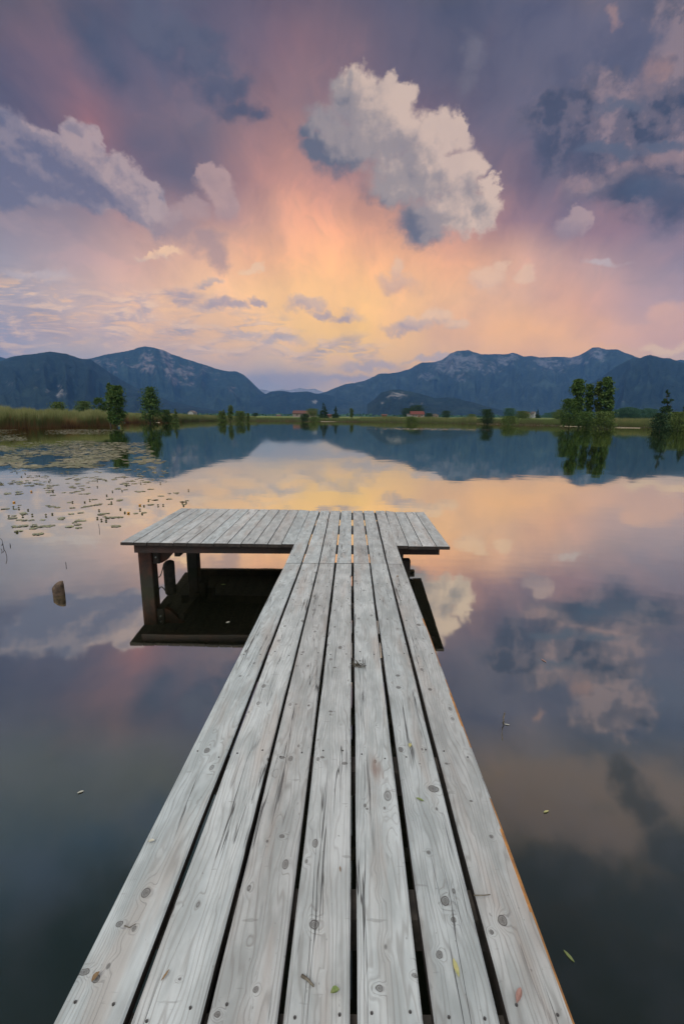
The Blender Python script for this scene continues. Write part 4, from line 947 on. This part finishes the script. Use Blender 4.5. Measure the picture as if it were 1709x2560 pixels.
# pale gravel spits
def spit(name, px, wdt, label, mt=None):
    V, F = [], []
    for x, y in px:
        p = on_z(x, y, 0); dirv = Vector((p.x, p.y, 0)).normalized()
        wj = wdt*(1+.3*math.sin(x*.7))
        for t, z in ((0, -.06), (.25, .07), (.7, .10), (1, .02)): q = p+dirv*wj*t; V.append((q.x, q.y, z))
    for i in range(len(px)-1):
        for j in range(3): F.append((i*4+j, (i+1)*4+j, (i+1)*4+j+1, i*4+j+1))
    return tag(link(name, V, F, mt or simple(name+'_gravel', (.42, .34, .24), (.28, .22, .15), 2, .95)), kind='structure')
spit('gravel_beach', [(550+x*.38265, 1054.5) for x in (655,690,720,750,790)], 12, '')
spit('gravel_bank', [(1109+x*.38265, 850+y*.38265) for x, y in ((395,549),(480,551),(560,553),(640,556),(720,560),(800,564),(870,566),(925,568))], 1.4, '')
spit('gravel_bank', [(1109+x*.38265, 850+y*.38265) for x, y in ((1090,572),(1150,574),(1230,575),(1280,576))], .8, '')
spit('gravel_bank', [(x*.38265, 850+y*.38265) for x, y in ((870,540),(930,539),(990,539),(1045,540))], 2.0, '')

# ------------------------------------------------------------------ trees
M_BARK = simple('bark', (.10, .075, .05), (.05, .04, .03), 4, .9)
def leafmat(name, a, b_, c):
    mt, n, p, o = mat(name)
    t = n.n.new('ShaderNodeNewGeometry').outputs['Random Per Island']
    n.put(p.inputs['Base Color'], n.ramp(t, [(0, a), (.55, b_), (1, c)])); p.inputs['Roughness'].default_value = .7
    p.inputs['Specular IOR Level'].default_value = .2
    return mt
def dk(*cs, k=.95): return tuple(tuple(v*k for v in c) for c in cs)
M_LEAF = {'poplar': leafmat('poplar_leaves', *dk((0.034, 0.074, 0.016), (0.061, 0.115, 0.024), (0.115, 0.162, 0.041))),
          'olive': leafmat('olive_leaves', *dk((0.050, 0.085, 0.016), (0.080, 0.115, 0.024), (0.120, 0.150, 0.041))),
          'dark': leafmat('dark_needles', (0.016, 0.038, 0.016), (0.027, 0.057, 0.022), (0.047, 0.081, 0.030)),
          'bush': leafmat('bush_leaves', *dk((0.041, 0.068, 0.016), (0.068, 0.101, 0.024), (0.115, 0.142, 0.038), k=1.35)),
          'light': leafmat('light_leaves', (.06, .10, .03), (.09, .14, .04), (.13, .17, .06)),
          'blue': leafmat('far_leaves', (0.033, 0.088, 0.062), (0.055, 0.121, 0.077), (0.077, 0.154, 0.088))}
def tree(name, cx_, ytop, ybase, hw, D_, shape, key, label, cat='tree', n_=900, seed=1, group=None, ls=None, trunk=.12, lean=0):
    """cx_, ytop, ybase, hw in survey px at forward distance D_; ybase may be hidden"""
    rr = random.Random(seed*101+3)
    base = at_d(cx_, ybase, D_); top = at_d(cx_+lean, ytop, D_)
    az = math.atan2(base.x, base.y); dd = math.hypot(base.x, base.y)-shore(az)
    gz = max(land(dd, az), 0)-.1
    base.z = gz; H = top.z-gz; RW = hw/FPX*D_*(1.0 if shape == 'column' else 1.22)
    e = empty(name, base)
    # trunk with limbs
    b = MB(); tr = max(.05, H*.016)
    b.tube([base+Vector((0, 0, -.2)), base+Vector((0, 0, H*.35)), base+Vector((top.x-base.x, 0, H*.9))], [tr*1.3, tr, tr*.3], 7)
    for k in range(7):
        a = rr.uniform(0, 6.28); h0 = H*rr.uniform(.15, .7)
        b.tube([base+Vector((0, 0, h0)), base+Vector((math.cos(a)*RW*.6, math.sin(a)*RW*.6, h0+H*.12))], [tr*.45, tr*.12], 4)
    b.build('trunk', M_BARK, e)
    V, F = [], []
    ls = ls or max(.13, H*.024); n_ = min(9000, max(int(n_*1.7), int(4.5*RW*H*1.4/(ls*ls*.62))))
    # clump centres through the crown
    cl = []
    ncl = 80 if n_ > 1000 else (44 if n_ > 500 else 26)
    for k in range(ncl):
        t = trunk+(1-trunk)*(rr.random()**(1.7 if shape == 'cone' else .95))
        if shape == 'cone': w = RW*1.05*(1-t)**.85*(.92+.2*math.sin(t*40+seed))*min(1, (t-trunk+.08)*7)
        elif shape == 'column': w = RW*min(1, (t-trunk+.12)*3)*(1-max(0, t-.82)/.20)**.6*(.78+.3*noise.noise(Vector((t*5, seed, 1))))
        elif shape == 'egg': w = RW*.95*((t/.34)**.5 if t < .34 else max(0, (1-t)/.66)**.72)
        elif shape == 'round': w = RW*math.sqrt(max(.03, 1-((t-.55)/.48)**2))
        else: w = RW*math.sqrt(max(.02, 1-((t-.35)/.66)**2))
        a = rr.uniform(0, 6.28); q = math.sqrt(rr.random())*.95
        cl.append((Vector((base.x+(top.x-base.x)*t+math.cos(a)*w*q, base.y+math.sin(a)*w*q, gz+H*t)), rr.uniform(.5, 1.1)))
    for k in range(n_):
        c, s_ = cl[rr.randrange(ncl)]
        sp = RW*.26*s_ if shape != 'cone' else RW*.15*(1.15-(c.z-gz)/H)
        p_ = c+Vector((rr.gauss(0, sp), rr.gauss(0, sp), rr.gauss(0, sp*(.9 if shape != 'cone' else .5))))
        if shape == 'cone': p_.z = gz+ (p_.z-gz)-(p_-Vector((base.x, base.y, p_.z))).length*.18
        if p_.z > gz+H*1.015: p_.z = gz+H*rr.uniform(.9, 1.0)
        p_.z = max(p_.z, gz+.05)
        nrm = Vector((rr.gauss(0, 1), rr.gauss(0, 1), rr.gauss(.4, 1))).normalized()
        u = nrm.cross(Vector((0, 0, 1))).normalized(); v = nrm.cross(u); l = ls*rr.uniform(.5, 1.3); w = l*rr.uniform(.4, .75)
        b0 = len(V); V += [p_-u*w, p_-v*l*.6, p_+u*w, p_+v*l]; F.append((b0, b0+1, b0+2, b0+3))
    link('crown', V, F, M_LEAF[key], e)
    return tag(e, label, cat, group)
def T(zoom, cx_, yt, yb, hw, D_, *a, **k):
    ox = {1: 0, 2: 550, 3: 1109}[zoom]
    s = .38265
    if 'lean' in k: k['lean'] *= s
    return tree(k.pop('name', 'tree'), ox+cx_*s, 850+yt*s, 850+yb*s, hw*s, D_, *a, **k)
# left side
T(1, 765, 300, 560, 58, 77, 'column', 'poplar', 'tall leafy poplar at the tip of the near left reeds', n_=3600, seed=1, name='poplar_tree')
T(1, 716, 284, 480, 20, 80, 'column', 'poplar', 'slender pointed treetop left beside the tall poplar', n_=900, seed=2, name='poplar_tree', lean=-4)
T(1, 980, 308, 490, 54, 120, 'egg', 'poplar', 'broad pointed dark tree standing alone behind the golden reeds', n_=3200, seed=3, name='pointed_tree', trunk=.05)
T(1, 645, 378, 480, 28, 95, 'round', 'poplar', 'small dark round tree left of the tall poplar', n_=700, seed=4)
T(1, 690, 400, 480, 18, 95, 'round', 'poplar', 'small shrubby tree touching the left side of the tall poplar', n_=400, seed=44)
T(1, 545, 400, 480, 48, 100, 'dome', 'light', 'loose pale green bush behind the left reeds', 'bush', n_=600, seed=5, name='bush')
T(1, 378, 405, 470, 44, 95, 'dome', 'bush', 'dark green bush rising behind the left reeds near the photo edge', 'bush', n_=700, seed=6, name='bush')
T(1, 1085, 455, 500, 28, 125, 'dome', 'poplar', 'low round bush right of the broad pointed tree', 'bush', n_=400, seed=7, name='bush')
T(1, 1145, 448, 525, 26, 118, 'cone', 'bush', 'small pointed bush among the green reeds of the left shore', 'bush', n_=500, seed=8, name='bush')
T(1, 1460, 445, 520, 24, 150, 'cone', 'bush', 'pointed shore bush, left one of the close pair by the green reeds', 'bush', n_=500, seed=9, name='bush')
T(1, 1506, 425, 520, 20, 152, 'column', 'bush', 'slim upright shore bush, right one of the close pair', 'bush', n_=400, seed=10, name='bush')
T(2, 130, 464, 520, 30, 155, 'dome', 'bush', 'wide low bush at the right end of the green reeds', 'bush', n_=600, seed=11, name='bush')
T(2, 182, 478, 520, 14, 160, 'column', 'bush', 'tiny upright bush at the end of the green reeds', 'bush', n_=200, seed=12, name='bush')
T(2, 232, 476, 497, 14, 330, 'round', 'dark', 'small dark round tree on the meadow left of the barn', n_=200, seed=13)
T(2, 5, 465, 520, 18, 152, 'dome', 'bush', 'rounded shore bush between the close pair and the wide low bush', 'bush', n_=400, seed=14, name='bush')
# centre
T(2, 605, 448, 500, 34, 330, 'round', 'bush', 'round olive tree behind the right end of the brown roofed barn', n_=500, seed=15)
T(2, 555, 482, 538, 25, 180, 'dome', 'dark', 'dark bush at the waterside in front of the brown roofed barn', 'bush', n_=700, seed=16, name='bush')
T(2, 622, 502, 536, 28, 180, 'dome', 'bush', 'low olive bush at the waterside right of the barn', 'bush', n_=600, seed=17, name='bush')
T(2, 675, 408, 500, 30, 290, 'cone', 'dark', 'larger dark conifer right of the brown roofed barn', n_=900, seed=18, name='conifer_tree', trunk=.04)
T(2, 755, 432, 500, 25, 290, 'cone', 'dark', 'smaller dark conifer, second one right of the brown roofed barn', n_=700, seed=19, name='conifer_tree', trunk=.04)
T(2, 858, 446, 500, 15, 290, 'column', 'olive', 'slim olive green tree standing alone in the middle of the meadow', n_=350, seed=20)
T(2, 1222, 446, 498, 32, 420, 'round', 'dark', 'dark bushy tree left of the red roofed barn', n_=600, seed=21)
T(2, 1285, 426, 480, 42, 430, 'round', 'dark', 'tall dark tree behind the red roofed barn', n_=800, seed=22)
T(2, 1248, 500, 540, 38, 150, 'dome', 'bush', 'low bush at the water edge below the red roofed barn', 'bush', n_=500, seed=23, name='bush')
T(2, 1477, 462, 500, 27, 330, 'round', 'dark', 'compact round tree right of the pale hut', n_=500, seed=24)
T(2, 1362, 478, 498, 22, 430, 'dome', 'dark', 'low tree between the red roofed barn and the pale hut', n_=300, seed=25)
T(2, 1640, 484, 500, 24, 420, 'dome', 'bush', 'small low bush on the meadow left of the lone waterside bush', 'bush', n_=250, seed=26, name='bush')
# right
T(3, 281, 452, 560, 36, 135, 'round', 'dark', 'lone dark round bush standing at the water edge on the right', 'bush', n_=1000, seed=27, name='bush')
T(3, 430, 446, 510, 32, 220, 'round', 'blue', 'bluish green round tree behind the right meadow', n_=500, seed=28)
T(3, 515, 464, 512, 42, 190, 'dome', 'olive', 'brownish olive bush left of the white farmhouse', 'bush', n_=600, seed=29, name='bush')
T(3, 612, 452, 500, 17, 330, 'cone', 'dark', 'small dark conifer right of the white farmhouse', n_=300, seed=30, name='conifer_tree', trunk=.04)
T(3, 430, 498, 555, 46, 118, 'dome', 'bush', 'low spreading bush on the shore left of the gravel bank', 'bush', n_=700, seed=31, name='bush')
T(3, 755, 455, 510, 34, 190, 'dome', 'bush', 'shrubby tree behind the left foot of the poplars', n_=500, seed=32)
T(3, 878, 260, 560, 42, 97, 'column', 'poplar', 'left poplar of the tall clump on the right shore', n_=3600, seed=33, name='poplar_tree')
T(3, 950, 290, 560, 28, 99, 'column', 'poplar', 'middle and lowest poplar of the tall clump on the right shore', n_=2400, seed=34, name='poplar_tree')
T(3, 1012, 272, 560, 26, 98, 'column', 'olive', 'narrow poplar just left of the tallest one on the right shore', n_=2000, seed=35, name='poplar_tree')
T(3, 1068, 246, 562, 42, 96, 'column', 'poplar', 'tallest and rightmost poplar of the clump on the right shore', n_=3600, seed=36, name='poplar_tree')
T(3, 815, 385, 560, 44, 94, 'dome', 'poplar', 'bushy young tree at the left foot of the poplar clump', n_=1500, seed=37)
T(3, 1048, 468, 572, 52, 88, 'dome', 'bush', 'round bush before the right foot of the poplar clump', 'bush', n_=1300, seed=38, name='bush')
T(3, 930, 470, 566, 60, 92, 'dome', 'poplar', 'dense undergrowth bush in the middle foot of the poplar clump', 'bush', n_=1500, seed=39, name='bush')
T(3, 1458, 322, 520, 60, 88, 'cone', 'dark', 'dark spruce on the right shore beside the photo edge', n_=2600, seed=40, name='conifer_tree', trunk=.05)
T(3, 1410, 478, 580, 44, 76, 'dome', 'dark', 'dark waterside bush below the spruce on the right', 'bush', n_=1400, seed=41, name='bush')
T(3, 1590, 380, 560, 50, 80, 'cone', 'dark', 'dark conifer cut off by the right edge of the photo', n_=1800, seed=42, name='conifer_tree', trunk=.05)
T(3, 1530, 470, 575, 60, 78, 'dome', 'bush', 'broad green bush at the right edge between the two conifers', 'bush', n_=1500, seed=43, name='bush')
# treeline behind the right meadow
rr = random.Random(77)
for k, (x, yt) in enumerate(((1135,455),(1165,446),(1200,438),(1235,444),(1262,452),(1295,456),(1330,446),(1365,452))):
    wh = ['first', 'second', 'third', 'fourth', 'fifth', 'sixth', 'seventh', 'eighth'][k]
    T(3, x, yt, 505, 26, 260+rr.uniform(-20, 20), 'round', 'blue', wh+' tree from the left in the row behind the meadow between poplars and spruce', n_=450, seed=60+k, group='tree row behind the right meadow')
T(3, 680, 476, 500, 26, 420, 'dome', 'blue', 'low distant tree left of the poplar clump', n_=250, seed=71)
T(3, 715, 470, 500, 22, 400, 'round', 'blue', 'distant round tree just left of the poplar clump', n_=250, seed=72)
# far woods as one mass along the foot of the mountains
V, F = [], []; rr = random.Random(5)
for k in range(9000):
    sx = rr.uniform(-300, 2000); dr = ray(sx, 1040); az = math.atan2(dr.x, dr.y); r = rr.uniform(1000, 1500)
    hh = (5+6*max(0, noise.noise(Vector((az*40, 0, 3))))+6*max(0, noise.noise(Vector((az*12, 2, 3)))))*rr.uniform(.3, 1)
    p_ = Vector((math.sin(az)*r, math.cos(az)*r, 2.3+hh)); s = rr.uniform(1.2, 3.2); b0 = len(V)
    nr_ = Vector((rr.gauss(0, 1), rr.gauss(0, 1), rr.gauss(0, 1))).normalized(); u = nr_.orthogonal().normalized(); v = nr_.cross(u)
    V += [p_-u*s, p_-v*s, p_+u*s, p_+v*s]; F.append((b0, b0+1, b0+2, b0+3))
tag(link('distant_woods', V, F, M_LEAF['blue']), 'low dark woods along the foot of the mountains across the valley', 'woods', kind='stuff')

# ------------------------------------------------------------------ farm buildings
def mflat(name, c, c2=None, s=2): return simple(name, c, c2, s, .9)
W_PINK = mflat('plaster_wall', (.32, .26, .22), (.26, .20, .17)); W_WHITE = mflat('white_wall', (.42, .41, .40), (.36, .35, .34)); W_WOOD = mflat('board_wall', (.20, .11, .06), (.13, .07, .04))
R_BROWN = mflat('brown_tiles', (.15, .065, .05), (.11, .05, .04)); R_RED = mflat('red_tiles', (.17, .045, .03), (.12, .035, .025)); R_GREY = mflat('grey_tiles', (.20, .15, .13), (.14, .11, .10))
M_PANE = mflat('dark_window', (.03, .03, .035))
def house(name, zoom, x0, x1, yb, yeave, yridge, D_, wall, roof, label, depth=7, gable=False, cat='barn', door=True):
    ox = {1: 0, 2: 550, 3: 1109}[zoom]; s = .38265
    A = at_d(ox+x0*s, 850+yb*s, D_); B = at_d(ox+x1*s, 850+yb*s, D_)
    ze = at_d(ox+(x0+x1)*s/2, 850+yeave*s, D_).z; zr_ = at_d(ox+(x0+x1)*s/2, 850+yridge*s, D_).z
    az = math.atan2((A.x+B.x)/2, D_); gz = land(math.hypot((A.x+B.x)/2, D_)-shore(az), az)-.2
    e = empty(name, ((A.x+B.x)/2, D_+depth/2, gz))
    b = MB(); hx, Lx = (A.x+B.x)/2, B.x-A.x
    if gable:   # ridge runs away from the viewer
        b.v += [Vector((x, y, z)) for y in (D_, D_+depth) for x, z in ((A.x, gz), (B.x, gz), (B.x, ze), (hx, zr_), (A.x, ze))]
        b.f += [(0,1,2,3,4),(9,8,7,6,5),(0,5,6,1),(1,6,7,2),(4,9,5,0)]; b.m += [0]*5
    else:
        ym = D_+depth/2
        b.v += [Vector((x, y, z)) for x in (A.x, B.x) for y, z in ((D_, gz), (D_+depth, gz), (D_+depth, ze), (ym, zr_), (D_, ze))]
        b.f += [(0,1,2,3,4),(9,8,7,6,5),(0,5,6,1),(1,6,7,2),(4,9,5,0)]; b.m += [0]*5
    b.build('wall', wall, e)
    b = MB(); o_ = .5; t = .18
    def slab(q):
        i0 = len(b.v); b.v.extend([Vector(p) for p in q]+[Vector(p)+Vector((0, 0, t)) for p in q])
        b.f.extend([(i0+3,i0+2,i0+1,i0),(i0+4,i0+5,i0+6,i0+7)]+[(i0+i, i0+(i+1) % 4, i0+4+(i+1) % 4, i0+4+i) for i in range(4)]); b.m.extend([0]*6)
    if gable:
        for sx, xe in ((-1, A.x-o_), (1, B.x+o_)):
            dz_ = (zr_-ze)/(Lx/2)*o_
            slab([(xe, D_-o_, ze-dz_+.05), (xe, D_+depth+o_, ze-dz_+.05), (hx, D_+depth+o_, zr_+.05), (hx, D_-o_, zr_+.05)])
    else:
        dz_ = (zr_-ze)/(depth/2)*o_
        for ye in (D_-o_, D_+depth+o_): slab([(A.x-o_, ye, ze-dz_+.05), (B.x+o_, ye, ze-dz_+.05), (B.x+o_, D_+depth/2, zr_+.05), (A.x-o_, D_+depth/2, zr_+.05)])
    b.build('roof', roof, e)
    hz = ze-gz
    if door:
        b = MB(); b.box((A.x+Lx*.62, D_-.03, gz+min(2.4, hz*.7)/2+.1), min(3, Lx*.2), .08, min(2.4, hz*.7)); b.build('door', W_WOOD if wall is not W_WOOD else M_PANE, e)
        for f in (.18, .38, .82):
            b = MB(); b.box((A.x+Lx*f, D_-.03, gz+hz*.6), min(1.1, Lx*.1), .08, min(1, hz*.3)); b.build('window', M_PANE, e)
    return tag(e, label, cat)
house('barn', 2, 476, 622, 500, 480, 462, 340, W_PINK, R_BROWN, 'long barn with pale pinkish walls and a brown roof across the lake', depth=14)
house('barn', 2, 1246, 1332, 499, 485, 466, 410, W_PINK, R_RED, 'barn with a bright red roof and pale wall in front of dark trees', depth=12)
house('shed', 2, 1222, 1246, 499, 488, 484, 412, W_WHITE, R_GREY, 'small pale lean shed against the left of the red roofed barn', depth=5, cat='shed', door=False)
house('hut', 2, 1388, 1424, 500, 490, 483, 430, W_PINK, R_GREY, 'small pale hut with a gabled front on the meadow', depth=7, gable=True, cat='hut')
house('hut', 2, 1058, 1088, 499, 492, 486, 420, W_WOOD, R_BROWN, 'tiny brown wooden hut on the meadow left of the red roofed barn', depth=5, cat='hut', door=False)
house('hut', 2, 368, 394, 499, 493, 488, 520, W_WOOD, R_GREY, 'tiny wooden hut on the meadow left of the brown roofed barn', depth=5, cat='hut', door=False)
house('hut', 2, 700, 728, 500, 492, 486, 330, W_WOOD, R_BROWN, 'tiny brown shed between the two dark conifers', depth=5, cat='hut', door=False)
house('farmhouse', 1, 1228, 1264, 488, 474, 462, 480, W_WHITE, R_GREY, 'white gabled farmhouse behind the left green reeds', depth=12, gable=True, cat='house', door=False)
house('farmhouse', 3, 545, 566, 497, 484, 472, 520, W_WHITE, R_BROWN, 'white gabled farmhouse on the right meadow beside a small conifer', depth=12, gable=True, cat='house', door=False)
house('farmhouse', 3, 586, 600, 494, 480, 468, 560, W_WHITE, R_GREY, 'smaller white house right of the gabled farmhouse', depth=10, gable=True, cat='house', door=False)

# ------------------------------------------------------------------ haze
b = MB(); b.box((0, 3000, 680), 34000, 27000, 1380+2.8+0)
mt = bpy.data.materials.new('haze_air'); mt.use_nodes = True; mt.node_tree.nodes.clear()
n = NT(mt.node_tree); pv = n.n.new('ShaderNodeVolumePrincipled'); oo = n.n.new('ShaderNodeOutputMaterial')
pv.inputs['Color'].default_value = (.15, .40, .92, 1); pv.inputs['Density'].default_value = 7.0e-5; pv.inputs['Anisotropy'].default_value = 0.0
n.l.new(pv.outputs[0], oo.inputs['Volume'])
hz = b.build('haze', mt); tag(hz, kind='stuff')
